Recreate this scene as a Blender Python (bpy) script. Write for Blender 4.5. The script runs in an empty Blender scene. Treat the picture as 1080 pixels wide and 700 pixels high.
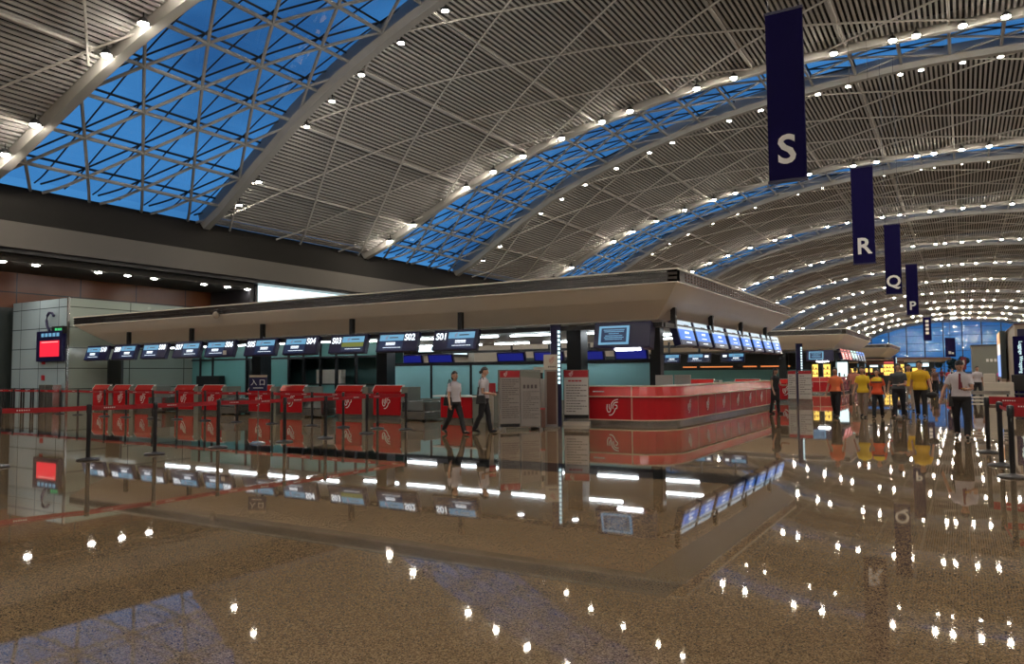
import bpy, bmesh, math, random
from mathutils import Vector, Matrix
random.seed(7)
PI = math.pi
sc = bpy.context.scene
COL = sc.collection

# ------------------------------------------------------------------ materials
def mat(name, color=(.5,.5,.5), rough=.5, metal=0., emit=None, es=1., spec=.5, noise=0., nscale=8., bump=0., coat=0.):
    m = bpy.data.materials.new(name); m.use_nodes = True
    nt = m.node_tree; b = nt.nodes['Principled BSDF']
    b.inputs['Base Color'].default_value = (*color, 1)
    b.inputs['Roughness'].default_value = rough
    b.inputs['Metallic'].default_value = metal
    b.inputs['Specular IOR Level'].default_value = spec
    b.inputs['Coat Weight'].default_value = coat
    if emit:
        b.inputs['Emission Color'].default_value = (*emit, 1)
        b.inputs['Emission Strength'].default_value = es
    tc = nt.nodes.new('ShaderNodeTexCoord')
    n = nt.nodes.new('ShaderNodeTexNoise'); n.inputs['Scale'].default_value = nscale; n.inputs['Detail'].default_value = 4
    nt.links.new(tc.outputs['Object'], n.inputs['Vector'])
    if noise > 0:
        mx = nt.nodes.new('ShaderNodeMix'); mx.data_type = 'RGBA'
        mx.inputs['A'].default_value = (*[c*(1-noise) for c in color], 1)
        mx.inputs['B'].default_value = (*[min(1, c*(1+noise)) for c in color], 1)
        nt.links.new(n.outputs['Fac'], mx.inputs['Factor'])
        nt.links.new(mx.outputs['Result'], b.inputs['Base Color'])
    mr = nt.nodes.new('ShaderNodeMapRange')
    mr.inputs['To Min'].default_value = max(0, rough*.85); mr.inputs['To Max'].default_value = min(1, rough*1.15)
    nt.links.new(n.outputs['Fac'], mr.inputs['Value']); nt.links.new(mr.outputs['Result'], b.inputs['Roughness'])
    if bump > 0:
        bp = nt.nodes.new('ShaderNodeBump'); bp.inputs['Strength'].default_value = bump
        nt.links.new(n.outputs['Fac'], bp.inputs['Height']); nt.links.new(bp.outputs['Normal'], b.inputs['Normal'])
    return m

def glass(name, tint=(.9,.95,1), gl=.12, rough=.02):
    m = bpy.data.materials.new(name); m.use_nodes = True; nt = m.node_tree; nt.nodes.clear()
    o = nt.nodes.new('ShaderNodeOutputMaterial'); t = nt.nodes.new('ShaderNodeBsdfTransparent'); g = nt.nodes.new('ShaderNodeBsdfGlossy')
    fr = nt.nodes.new('ShaderNodeFresnel'); fr.inputs['IOR'].default_value = 1.45
    ad = nt.nodes.new('ShaderNodeMath'); ad.operation = 'MULTIPLY_ADD'; ad.inputs[1].default_value = .8; ad.inputs[2].default_value = gl*.2
    ms = nt.nodes.new('ShaderNodeMixShader')
    t.inputs['Color'].default_value = (*tint, 1); g.inputs['Roughness'].default_value = rough
    nt.links.new(fr.outputs[0], ad.inputs[0]); nt.links.new(ad.outputs[0], ms.inputs['Fac'])
    nt.links.new(t.outputs[0], ms.inputs[1]); nt.links.new(g.outputs[0], ms.inputs[2]); nt.links.new(ms.outputs[0], o.inputs[0])
    return m

def granite():
    m = bpy.data.materials.new('brown_granite'); m.use_nodes = True; nt = m.node_tree; b = nt.nodes['Principled BSDF']
    L = nt.links.new
    tc = nt.nodes.new('ShaderNodeTexCoord')
    n1 = nt.nodes.new('ShaderNodeTexVoronoi'); n1.inputs['Scale'].default_value = 135; n1.inputs['Randomness'].default_value = 1.
    n2 = nt.nodes.new('ShaderNodeTexNoise'); n2.inputs['Scale'].default_value = .35; n2.inputs['Detail'].default_value = 3
    L(tc.outputs['Object'], n1.inputs['Vector']); L(tc.outputs['Object'], n2.inputs['Vector'])
    cr = nt.nodes.new('ShaderNodeValToRGB'); e = cr.color_ramp.elements
    e[0].position = .0; e[0].color = (.085,.056,.030,1); e[1].position = 1.; e[1].color = (.36,.25,.138,1)
    x = e.new(.45); x.color = (.205,.134,.070,1)
    sx = nt.nodes.new('ShaderNodeSeparateColor'); L(n1.outputs['Color'], sx.inputs[0]); L(sx.outputs[0], cr.inputs['Fac'])
    mx = nt.nodes.new('ShaderNodeMix'); mx.data_type = 'RGBA'; mx.blend_type = 'MULTIPLY'; mx.inputs['Factor'].default_value = 1
    mr = nt.nodes.new('ShaderNodeMapRange'); mr.inputs['To Min'].default_value = .86; mr.inputs['To Max'].default_value = 1.12
    L(n2.outputs['Fac'], mr.inputs['Value']); L(cr.outputs['Color'], mx.inputs['A']); L(mr.outputs['Result'], mx.inputs['B'])
    br = nt.nodes.new('ShaderNodeTexBrick'); br.offset = 0; br.inputs['Scale'].default_value = 1; br.inputs['Brick Width'].default_value = .9
    br.inputs['Row Height'].default_value = .9; br.inputs['Mortar Size'].default_value = .003; br.inputs['Bias'].default_value = 0
    br.inputs['Color1'].default_value = (1,1,1,1); br.inputs['Color2'].default_value = (.95,.95,.96,1); br.inputs['Mortar'].default_value = (.72,.7,.68,1)
    L(tc.outputs['Object'], br.inputs['Vector'])
    m2 = nt.nodes.new('ShaderNodeMix'); m2.data_type = 'RGBA'; m2.blend_type = 'MULTIPLY'; m2.inputs['Factor'].default_value = 1
    L(mx.outputs['Result'], m2.inputs['A']); L(br.outputs['Color'], m2.inputs['B'])
    L(m2.outputs['Result'], b.inputs['Base Color'])
    b.inputs['Roughness'].default_value = .025
    b.inputs['Specular IOR Level'].default_value = .42
    b.inputs['IOR'].default_value = 1.5
    bp = nt.nodes.new('ShaderNodeBump'); bp.inputs['Strength'].default_value = .0015; bp.inputs['Distance'].default_value = .02
    n3 = nt.nodes.new('ShaderNodeTexNoise'); n3.inputs['Scale'].default_value = 3.
    L(tc.outputs['Object'], n3.inputs['Vector']); L(n3.outputs['Fac'], bp.inputs['Height']); L(bp.outputs['Normal'], b.inputs['Normal'])
    return m

def tiles(name, color, w, h, line=(.03,.03,.03), rough=.12, size=.012, axis='XZ', emit=0):
    m = mat(name, color, rough); nt = m.node_tree; b = nt.nodes['Principled BSDF']
    tc = nt.nodes.new('ShaderNodeTexCoord'); sp = nt.nodes.new('ShaderNodeSeparateXYZ'); cb = nt.nodes.new('ShaderNodeCombineXYZ')
    nt.links.new(tc.outputs['Object'], sp.inputs[0])
    nt.links.new(sp.outputs[axis[0]], cb.inputs['X']); nt.links.new(sp.outputs[axis[1]], cb.inputs['Y'])
    br = nt.nodes.new('ShaderNodeTexBrick'); br.offset = 0
    for k, v in (('Scale',1),('Brick Width',w),('Row Height',h),('Mortar Size',size),('Bias',0)): br.inputs[k].default_value = v
    br.inputs['Color1'].default_value = (*color,1); br.inputs['Color2'].default_value = (*[c*.93 for c in color],1); br.inputs['Mortar'].default_value = (*line,1)
    nt.links.new(cb.outputs[0], br.inputs['Vector']); nt.links.new(br.outputs['Color'], b.inputs['Base Color'])
    return m

def em(name, c, s=1.): return mat(name, (.01,.01,.01), .3, emit=c, es=s)

M = dict(
 granite=granite(),
 black_granite=mat('black_granite', (.012,.013,.013), .03, noise=.4, nscale=60),
 band_granite=mat('dark_band_granite', (.15,.11,.068), .035, noise=.5, nscale=60),
 red_inlay=mat('red_inlay', (.22,.07,.035), .06, noise=.2, nscale=40),
 slat=mat('roof_slat_metal', (.40,.395,.385), .7, spec=.1, noise=.06, nscale=1),
 tube_b=mat('bay_tube_paint', (.42,.41,.39), .6, spec=.2, noise=.05),
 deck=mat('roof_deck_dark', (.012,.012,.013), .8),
 tube=mat('roof_tube_paint', (.27,.265,.25), .6, spec=.2, noise=.05),
 beam=mat('arch_beam_paint', (.28,.275,.26), .65, spec=.2, noise=.08, nscale=2),
 black=mat('black_metal', (.012,.012,.014), .35),
 bar=mat('glazing_bar_dark', (.012,.014,.018), .4),
 glass=glass('roof_glass'), eglass=glass('end_glass', (.93,.96,1), .15),
 bandd=mat('wall_band_dark', (.020,.019,.018), .8, spec=.05, noise=.1, nscale=1),
 band=mat('wall_band_grey', (.095,.088,.08), .7, spec=.1, noise=.06, nscale=1),
 orange=tiles('orange_timber_wall', (.16,.045,.009), 3.2, 1.45, (.01,.006,.004), .3, .03, 'YZ'),
 wall=mat('plain_wall', (.30,.28,.25), .6, noise=.06),
 teal_tile=tiles('pale_glass_tile_front', (.40,.51,.56), 1.7, .95, (.06,.08,.09), .06, .02, 'XZ'),
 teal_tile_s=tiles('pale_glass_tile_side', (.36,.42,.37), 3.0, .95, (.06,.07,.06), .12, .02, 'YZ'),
 canopy=mat('canopy_white_panel', (.93,.87,.77), .45, noise=.04, nscale=1.5),
 ceil=mat('canopy_ceiling', (.42,.42,.42), .5),
 fascia=mat('fascia_brushed_metal', (.13,.125,.125), .22, metal=.85, noise=.15, nscale=3),
 fascia_side=mat('fascia_dark_grille', (.05,.04,.035), .4, metal=.3),
 cap=mat('fascia_cap', (.85,.79,.70), .4),
 navy=mat('navy_gloss', (.008,.007,.055), .35),
 navy2=mat('banner_navy_fabric', (.007,.005,.052), .7, spec=.08, noise=.12, nscale=2),
 white=mat('white_lettering', (.88,.87,.85), .5),
 chrome=mat('brushed_steel', (.50,.49,.47), .25, metal=.9, noise=.08),
 red=mat('red_counter_panel', (.50,.012,.02), .22, noise=.06, nscale=2),
 red2=mat('red_counter_upper', (.62,.035,.03), .22, noise=.05),
 redbelt=mat('red_belt', (.36,.006,.014), .5),
 gold=mat('counter_top_cream', (.75,.55,.40), .3),
 cream=mat('cream_panel', (.62,.56,.47), .4, noise=.04),
 grey=mat('grey_cabinet', (.22,.23,.20), .4, noise=.06),
 greyl=mat('grey_board', (.30,.27,.25), .4, noise=.05),
 paper=mat('poster_paper', (.62,.58,.54), .5, noise=.04),
 ink=mat('poster_ink', (.10,.08,.08), .6),
 redink=mat('poster_red', (.45,.02,.03), .5),
 teal=mat('frosted_teal_glass', (.32,.62,.64), .25, noise=.05, nscale=2),
 teal_d=mat('deep_teal_wall', (.07,.15,.14), .35, noise=.2, nscale=.8),
 tealw=mat('teal_wall', (.17,.42,.40), .3, noise=.1, nscale=.6),
 dark=mat('dark_interior', (.035,.045,.045), .4),
 column=mat('dark_column_cladding', (.018,.022,.026), .3),
 wood=mat('brown_kiosk', (.13,.06,.045), .4, noise=.1),
 concrete=mat('outdoor_ground', (.08,.08,.08), .9),
 leaf=mat('tree_leaf_dark', (.02,.035,.02), .9, noise=.4, nscale=3),
 tan=mat('tan_wall_panel', (.42,.34,.26), .45, noise=.05),
 skin=mat('skin', (.50,.28,.19), .5, noise=.06), hair=mat('black_hair', (.012,.010,.009), .45, noise=.3, nscale=60),
 shirt_w=mat('white_shirt', (.60,.56,.60), .8, noise=.06), trous=mat('black_trousers', (.012,.012,.015), .8, noise=.2),
 orange_s=mat('orange_shirt', (.85,.20,.07), .8, noise=.08), yellow_s=mat('yellow_shirt', (.85,.58,.03), .8, noise=.08),
 yellow2=mat('mustard_shirt', (.72,.42,.015), .8, noise=.08), redor=mat('red_orange_shirt', (.80,.10,.03), .8, noise=.08),
 khaki=mat('khaki_trousers', (.30,.24,.19), .8, noise=.1), dgrey=mat('dark_grey_shirt', (.055,.06,.065), .8, noise=.15),
 navy_t=mat('dark_navy_trousers', (.015,.016,.025), .8), salmon=mat('salmon_shirt', (.60,.22,.16), .8), pink=mat('pink_shirt', (.75,.08,.25), .8),
 tie=mat('maroon_tie', (.16,.015,.03), .6), shoe=mat('black_shoe', (.01,.01,.01), .3), eye=mat('eye_dark', (.01,.008,.008), .3),
 lamp=em('lamp_glow', (1.,.89,.74), 350.), lamp2=em('lamp_glow_soft', (1.,.90,.74), 210.),
 tubelight=em('fluorescent', (.88,.96,1.), 22.), down=em('downlight_glow', (.95,.97,1.), 22.), down2=em('soffit_downlight_glow', (1.,.93,.85), 110.),
 lightbox=em('lightbox_white', (.75,.97,1.), 1.5),
 scr_white=em('screen_white', (.70,.88,1.), .75), scr_blue=em('screen_blue', (.02,.20,.80), .95), scr_cyan=em('screen_cyan', (.25,.62,.95), .55),
 scr_dark=em('screen_dark_navy', (.01,.03,.10), .6), scr_navy=em('screen_back_navy', (.012,.006,.10), .5), scr_red=em('screen_red', (1.,.02,.05), 1.0), scr_txt=em('screen_text', (.85,.93,1.), 1.6),
 scr_olive=em('screen_olive', (.25,.28,.05), .6), scr_glow=em('screen_glow_blue', (.02,.03,.45), .35), green=em('exit_green', (.1,.9,.3), .7),
 shop=em('shop_warm_light', (1.,.62,.12), 1.6), shopor=em('shop_orange_strip', (1.,.30,.08), .8), cy=em('sign_cyan_light', (.7,.95,1.), 1.4),
 poster_c=em('poster_orange_glow', (.9,.45,.2), .8), poster_b=em('poster_blue_glow', (.3,.5,1.), .9), poster_w=em('poster_white_glow', (1.,.85,.75), 1.1),
)

# ------------------------------------------------------------------ geometry helpers
class MB:
    def __init__(s): s.v = []; s.f = []
    def add(s, vs, fs):
        o = len(s.v); s.v += [tuple(v) for v in vs]; s.f += [tuple(i+o for i in f) for f in fs]; return s
    def box(s, x0, x1, y0, y1, z0, z1):
        return s.add([(x0,y0,z0),(x1,y0,z0),(x1,y1,z0),(x0,y1,z0),(x0,y0,z1),(x1,y0,z1),(x1,y1,z1),(x0,y1,z1)],
                     [(0,3,2,1),(4,5,6,7),(0,1,5,4),(1,2,6,5),(2,3,7,6),(3,0,4,7)])
    def hexa(s, p):
        return s.add(p, [(0,3,2,1),(4,5,6,7),(0,1,5,4),(1,2,6,5),(2,3,7,6),(3,0,4,7)])
    def tube(s, pts, r, n=6, caps=True, flat=1.):
        pts = [Vector(p) for p in pts]; rs = r if isinstance(r, (list, tuple)) else [r]*len(pts)
        vs = []; fs = []
        up0 = None
        for i, p in enumerate(pts):
            d = (pts[min(i+1, len(pts)-1)] - pts[max(i-1, 0)]).normalized()
            if up0 is None:
                up0 = Vector((0,0,1)) if abs(d.z) < .9 else Vector((0,1,0))
            a = d.cross(up0)
            if a.length < 1e-4: a = d.cross(Vector((1,0,0)))
            a.normalize(); b = a.cross(d).normalized()
            for k in range(n):
                t = 2*PI*k/n
                vs.append(p + a*rs[i]*math.cos(t) + b*rs[i]*flat*math.sin(t))
        m = len(pts)
        for i in range(m-1):
            for k in range(n):
                k2 = (k+1) % n
                fs.append((i*n+k, i*n+k2, (i+1)*n+k2, (i+1)*n+k))
        if caps:
            fs.append(tuple(range(n-1, -1, -1))); fs.append(tuple((m-1)*n+k for k in range(n)))
        return s.add(vs, fs)
    def cyl(s, x, y, z0, z1, r, n=20, r1=None):
        return s.tube([(x,y,z0),(x,y,z1)], [r, r if r1 is None else r1], n)
    def lathe(s, x, y, prof, n=28):
        vs = []; fs = []
        for r, z in prof:
            for k in range(n):
                t = 2*PI*k/n; vs.append((x+max(r,1e-4)*math.cos(t), y+max(r,1e-4)*math.sin(t), z))
        for i in range(len(prof)-1):
            for k in range(n):
                k2 = (k+1) % n; fs.append((i*n+k, i*n+k2, (i+1)*n+k2, (i+1)*n+k))
        fs.append(tuple(range(n-1,-1,-1))); fs.append(tuple((len(prof)-1)*n+k for k in range(n)))
        return s.add(vs, fs)
    def ball(s, c, r, n=12, m=8, fn=None):
        c = Vector(c); rx, ry, rz = r if isinstance(r, (list, tuple)) else (r, r, r)
        vs = [Vector((0,0,-1))]; fs = []
        for j in range(1, m):
            ph = -PI/2 + PI*j/m
            for k in range(n):
                t = 2*PI*k/n; vs.append(Vector((math.cos(ph)*math.cos(t), math.cos(ph)*math.sin(t), math.sin(ph))))
        vs.append(Vector((0,0,1)))
        for k in range(n):
            k2 = (k+1) % n
            fs.append((0, 1+k2, 1+k)); fs.append((len(vs)-1, 1+(m-2)*n+k, 1+(m-2)*n+k2))
            for j in range(m-2): fs.append((1+j*n+k, 1+j*n+k2, 1+(j+1)*n+k2, 1+(j+1)*n+k))
        out = []
        for v in vs:
            if fn: v = fn(v)
            out.append((c.x+v.x*rx, c.y+v.y*ry, c.z+v.z*rz))
        return s.add(out, fs)
    def rings(s, rr, n=16):   # rr: list of (cx, cy, cz, rx, ry)
        vs = []; fs = []
        for cx, cy, cz, rx, ry in rr:
            for k in range(n):
                t = 2*PI*k/n; c_, s_ = math.cos(t), math.sin(t)
                vs.append((cx+rx*math.copysign(abs(c_)**.85, c_), cy+ry*math.copysign(abs(s_)**.85, s_), cz))
        for i in range(len(rr)-1):
            for k in range(n):
                k2 = (k+1) % n; fs.append((i*n+k, i*n+k2, (i+1)*n+k2, (i+1)*n+k))
        fs.append(tuple(range(n-1,-1,-1))); fs.append(tuple((len(rr)-1)*n+k for k in range(n)))
        return s.add(vs, fs)
    def sweep(s, path, prof):   # plan path (x,y), profile closed polygon (offset to the right of the path, z)
        n = len(prof); vs = []; fs = []; P = [Vector((p[0], p[1])) for p in path]
        for i, p in enumerate(P):
            d0 = (P[i]-P[i-1]).normalized() if i > 0 else (P[1]-P[0]).normalized()
            d1 = (P[i+1]-P[i]).normalized() if i < len(P)-1 else d0
            n0 = Vector((d0.y, -d0.x)); n1 = Vector((d1.y, -d1.x)); b = (n0+n1).normalized(); k = 1/max(.3, b.dot(n0))
            for o, z in prof: vs.append((p.x+b.x*o*k, p.y+b.y*o*k, z))
        for i in range(len(P)-1):
            for k in range(n):
                k2 = (k+1) % n; fs.append((i*n+k, (i+1)*n+k, (i+1)*n+k2, i*n+k2))
        fs.append(tuple(range(n))); fs.append(tuple((len(P)-1)*n+k for k in range(n-1,-1,-1)))
        return s.add(vs, fs)
    def xf(s, mtx):
        s.v = [tuple(mtx @ Vector(v)) for v in s.v]; return s

def ob(name, mb, m, parent=None, loc=None, smooth=False, rz=0, bevel=0):
    me = bpy.data.meshes.new(name); me.from_pydata(mb.v, [], mb.f); me.update()
    if smooth:
        me.polygons.foreach_set('use_smooth', [True]*len(me.polygons)); me.set_sharp_from_angle(angle=.7)
    me.materials.append(M[m] if isinstance(m, str) else m)
    o = bpy.data.objects.new(name, me); COL.objects.link(o)
    if parent: o.parent = parent
    if loc: o.location = loc
    if rz: o.rotation_euler.z = rz
    if bevel:
        b = o.modifiers.new('bevel', 'BEVEL'); b.width = bevel; b.segments = 2; b.limit_method = 'ANGLE'
    return o
def tag(o, label=None, cat=None, group=None, kind=None):
    if label: o['label'] = label
    if cat: o['category'] = cat
    if group: o['group'] = group
    if kind: o['kind'] = kind
    return o
def empty(name, loc=(0,0,0), rz=0, label=None, cat=None, group=None, kind=None):
    o = bpy.data.objects.new(name, None); COL.objects.link(o); o.location = loc; o.rotation_euler.z = rz; o.empty_display_size = .1
    return tag(o, label, cat, group, kind)
def struct(name, mb, m, parent=None, smooth=False):
    o = ob(name, mb, m, parent, smooth=smooth)
    if not parent: o['kind'] = 'structure'
    return o
def text(name, s, size, m, parent, loc, rot, ext=.004, align='CENTER', sx=1., shear=0, space=1., bold=0.):
    c = bpy.data.curves.new(name, 'FONT'); c.body = s; c.size = size; c.extrude = ext; c.align_x = align; c.align_y = 'CENTER'
    c.resolution_u = 3; c.space_character = space; c.offset = bold; c.shear = shear; c.space_line = .95
    c.materials.append(M[m] if isinstance(m, str) else m)
    t = bpy.data.objects.new(name+'_curve', c); COL.objects.link(t); bpy.context.view_layer.update()
    me = bpy.data.meshes.new_from_object(t.evaluated_get(bpy.context.evaluated_depsgraph_get())); bpy.data.objects.remove(t); me.name = name
    if not me.materials: me.materials.append(M[m] if isinstance(m, str) else m)
    o = bpy.data.objects.new(name, me); COL.objects.link(o); o.parent = parent; o.location = loc; o.rotation_euler = rot
    return o
def kids(o): return [c for c in o.children]
def copy_tree(o, parent=None, loc=None, rz=None, label=None, group=None):
    c = o.copy(); COL.objects.link(c)
    if parent: c.parent = parent
    if loc is not None: c.location = loc
    if rz is not None: c.rotation_euler.z = rz
    if label: c['label'] = label
    if group: c['group'] = group
    for ch in kids(o): copy_tree(ch, c)
    return c
FR = (PI/2, 0, 0)      # text facing -Y

# ------------------------------------------------------------------ roof profile
PR = [(-40,7.0),(-36.3,10.1),(-35.5,10.35),(-31,12.7),(-28,14.25),(-25.5,15.3),(-23,16.15),(-20.5,16.85),(-18,17.45),(-15,18.05),(-12,18.5),(-9,18.8),(-5,19.02),(-1,19.1)]
PR = PR[1:]
PR = PR + [(-2-x, z) for x, z in reversed(PR[:-1])]
def zr(X):
    if X <= PR[0][0]: return PR[0][1] + (X-PR[0][0])*.62
    if X >= PR[-1][0]: return PR[-1][1] - (X-PR[-1][0])*.62
    for i in range(len(PR)-1):
        if X <= PR[i+1][0]:
            p0 = PR[max(i-1,0)]; p1 = PR[i]; p2 = PR[i+1]; p3 = PR[min(i+2,len(PR)-1)]
            h = p2[0]-p1[0]; t = (X-p1[0])/h
            m1 = (p2[1]-p0[1])/(p2[0]-p0[0]); m2 = (p3[1]-p1[1])/(p3[0]-p1[0])
            return (2*t**3-3*t*t+1)*p1[1]+(t**3-2*t*t+t)*h*m1+(-2*t**3+3*t*t)*p2[1]+(t**3-t*t)*h*m2
XL, XR = -36.3, 34.3
# arc length table (zero at X = 0, negative to the left)
AT = []
_s = 0; X = XL; pts = []
while X <= XR+1e-6:
    pts.append((X, zr(X))); X += .1
ss = [0]
for i in range(1, len(pts)): ss.append(ss[-1] + math.hypot(pts[i][0]-pts[i-1][0], pts[i][1]-pts[i-1][1]))
s0 = ss[min(range(len(pts)), key=lambda i: abs(pts[i][0]))]
ss = [s-s0 for s in ss]
def xs_(s):
    if s <= ss[0]: return pts[0][0]
    if s >= ss[-1]: return pts[-1][0]
    lo, hi = 0, len(ss)-1
    while hi-lo > 1:
        mid = (lo+hi)//2
        if ss[mid] <= s: lo = mid
        else: hi = mid
    t = (s-ss[lo])/(ss[hi]-ss[lo]); return pts[lo][0]+t*(pts[hi][0]-pts[lo][0])
def surf(s, Y, dz=0.):        # a point on the vault, moved dz along its normal (minus = below)
    X = xs_(s); e = .2
    tx, tz = 2*e, zr(X+e)-zr(X-e); L = math.hypot(tx, tz)
    return (X - tz/L*dz, Y, zr(X) + tx/L*dz)
def hw(s):                    # half width of a skylight at arc position s
    u = min(1., abs(xs_(s)+1)/35.3); return 2.15 + 3.45*u**1.35
SMIN, SMAX = ss[0], ss[-1]
PITCH = 24.3
def yk(k): return 21.05 + PITCH*k
K0, K1 = -2, 11
YEND = 312.
def frange(a, b, st):
    n = max(1, int(round((b-a)/st))); return [a+(b-a)*i/n for i in range(n+1)]
AS = frange(SMIN, SMAX, 1.6)

def lines_tubes(mb, y_of, s0, s1, inside, r, dz, n=5, step=.6):
    run = []
    for s in frange(s0, s1, step):
        y = y_of(s)
        if inside(s, y): run.append(surf(s, y, dz))
        else:
            if len(run) > 1: mb.tube(run, r, n)
            run = []
    if len(run) > 1: mb.tube(run, r, n)

def skylight(k):
    yc = yk(k)
    root = empty('window_%d' % (k+3), (0,0,0), kind='structure')
    ins = lambda s, y: abs(y-yc) <= hw(s)+.05
    near = k <= 4
    st = .5 if near else 2.4
    g = MB(); A = frange(SMIN, SMAX, 1.6)
    vs = []
    for s in A: vs += [surf(s, yc-hw(s)-.3, .5), surf(s, yc+hw(s)+.3, .5)]
    g.add(vs, [(2*i, 2*i+1, 2*i+3, 2*i+2) for i in range(len(A)-1)])
    ob('glass', g, 'glass', root)
    t = MB(); b = MB()
    for n in range(-16, 17):
        s = 2.4*n
        if s < SMIN+.3 or s > SMAX-.3: continue
        w = hw(s)
        t.tube([surf(s, yc-w, -.06), surf(s, yc+w, -.06)], .085, 6)
        if near: b.tube([surf(s, yc-w-.2, .42), surf(s, yc+w+.2, .42)], .06, 4)
    # lattice diagonals
    for j in range(-14, 15):
        base = 17.7 + 2.7*(round((yc-17.7)/2.7)+j)
        for sg in (1, -1):
            lines_tubes(t, lambda s: base + sg*1.35*(s/2.4), SMIN, SMAX, ins, .075, -.06, 5, st)
        if near: lines_tubes(b, lambda s: base - 1.35*(-s/2.4), SMIN, SMAX, ins, .05, .42, 4, st)
    if near:
        for j in range(-6, 7):
            base = 17.7 + 1.35*(round((yc-17.7)/1.35)+j)
            lines_tubes(b, lambda s: base, SMIN, SMAX, ins, .045, .42, 4, st)
    ob('lattice_tubes', t, 'tube', root, smooth=True)
    if near: ob('glazing_bars', b, 'bar', root)
    for sg in (-1, 1):
        m = MB(); vs = []; n = 8
        for s in AS:
            y = yc + sg*hw(s)
            # box section with chamfered lower edges
            for dy, dz in ((-.30,.5),(.30,.5),(.34,-.1),(.20,-.40),(-.20,-.40),(-.34,-.1)):
                vs.append(surf(s, y+dy, dz))
        fs = []
        for i in range(len(AS)-1):
            for q in range(6):
                q2 = (q+1) % 6; fs.append((i*6+q, (i+1)*6+q, (i+1)*6+q2, i*6+q2))
        m.add(vs, fs); ob('arch_beam', m, 'beam', root, smooth=False)

PH1 = {True: 0., False: -2.35}; PH2 = {True: 0., False: .35}
def bay(k):      # the slatted ceiling between skylight k and k+1
    ya, yb = yk(k), yk(k+1)
    if k == K1: yb = YEND+6
    last = (k == K1)
    lo = (lambda s: ya+hw(s)+.2) if k >= K0 else (lambda s: -44.)
    hi = (lambda s: yb-hw(s)-.2) if not last else (lambda s: YEND)
    m = MB(); step = .25 if k <= 5 else .5
    s = SMIN+.2
    while s < SMAX-.2:
        a, b = lo(s), hi(s); w = step*.25; h = .04
        p = []
        for dz in (-h, h):
            for ds, y in ((-w, a), (w, a), (w, b), (-w, b)): p.append(surf(s+ds, y, dz))
        m.add([p[0],p[1],p[2],p[3],p[4],p[5],p[6],p[7]], [(0,3,2,1),(0,1,5,4),(1,2,6,5),(3,0,4,7)])
        s += step
    root = empty('ceiling', (0,0,0), kind='structure')
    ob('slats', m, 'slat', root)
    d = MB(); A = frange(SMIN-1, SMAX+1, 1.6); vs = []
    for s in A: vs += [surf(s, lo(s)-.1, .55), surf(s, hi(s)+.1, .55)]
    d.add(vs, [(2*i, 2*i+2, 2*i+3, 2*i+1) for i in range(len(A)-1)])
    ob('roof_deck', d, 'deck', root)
    t = MB()
    ins = lambda s, y: lo(s)-.3 <= y <= hi(s)+.3
    for n in range(-16, 17, 2):
        s = 2.4*n
        if s < SMIN+.3 or s > SMAX-.3: continue
        t.tube([surf(s, lo(s), -.14), surf(s, hi(s), -.14)], .075, 6)
    st = 1.2 if k <= 4 else 2.4
    j0 = int((ya-60)/5.4); j1 = int((yb+60)/5.4)
    for j in range(j0, j1):
        # steep lines Y = 12.3+5.4m+1.35n ; shallow lines Y = 42.2+5.4m-1.35n  (n grows to the left)
        lines_tubes(t, lambda s: 12.3+PH1[k >= 0]+5.4*j-1.35*s/2.4, SMIN, SMAX, ins, .055, -.2, 5, st)
        lines_tubes(t, lambda s: 42.2+PH2[k >= 0]+5.4*(j-6)+1.35*s/2.4, SMIN, SMAX, ins, .055, -.2, 5, st)
    ob('lattice_tubes', t, 'tube_b', root, smooth=True)

for k in range(K0, K1+1): skylight(k)
for k in range(K0-1, K1+1): bay(k)
# ------------------------------------------------------------------ camera
f_px, pitch, yaw, roll = 785., math.radians(3.2), math.radians(31.15), math.radians(.43)
F = Vector((-math.sin(yaw)*math.cos(pitch), math.cos(yaw)*math.cos(pitch), math.sin(pitch)))
R = Vector((math.cos(yaw), math.sin(yaw), 0)); U = R.cross(F)
R2 = R*math.cos(roll)-U*math.sin(roll); U2 = U*math.cos(roll)+R*math.sin(roll)
cd = bpy.data.cameras.new('camera'); cam = bpy.data.objects.new('camera', cd); COL.objects.link(cam)
CAM = Vector((0, 0, 1.5))
cam.matrix_world = Matrix(((R2.x,U2.x,-F.x,0),(R2.y,U2.y,-F.y,0),(R2.z,U2.z,-F.z,1.5),(0,0,0,1)))
cd.sensor_width = 36; cd.lens = f_px/1080*36; cd.clip_end = 2000; cd.clip_start = .05
sc.camera = cam
def seen(p, m=10):
    v = Vector(p)-CAM; d = v.dot(F)
    if d <= 1: return False
    x = 540+f_px*v.dot(R2)/d; y = 350-f_px*v.dot(U2)/d
    return -m < x < 1080+m and -m < y < 700+m

# ------------------------------------------------------------------ world: dusk sky
w = bpy.data.worlds.new('dusk_sky'); sc.world = w; w.use_nodes = True; nt = w.node_tree; bg = nt.nodes['Background']
tc = nt.nodes.new('ShaderNodeTexCoord'); mp = nt.nodes.new('ShaderNodeMapping'); mp.inputs['Scale'].default_value = (1,1,2.2)
no = nt.nodes.new('ShaderNodeTexNoise'); no.inputs['Scale'].default_value = 2.1; no.inputs['Detail'].default_value = 4
cr = nt.nodes.new('ShaderNodeValToRGB'); e = cr.color_ramp.elements
e[0].position = .38; e[0].color = (.022,.10,.27,1); e[1].position = .54; e[1].color = (.050,.215,.50,1)
nt.links.new(tc.outputs['Generated'], mp.inputs[0]); nt.links.new(mp.outputs[0], no.inputs['Vector']); nt.links.new(no.outputs['Fac'], cr.inputs[0])
nt.links.new(cr.outputs[0], bg.inputs['Color']); bg.inputs['Strength'].default_value = 1.0
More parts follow.
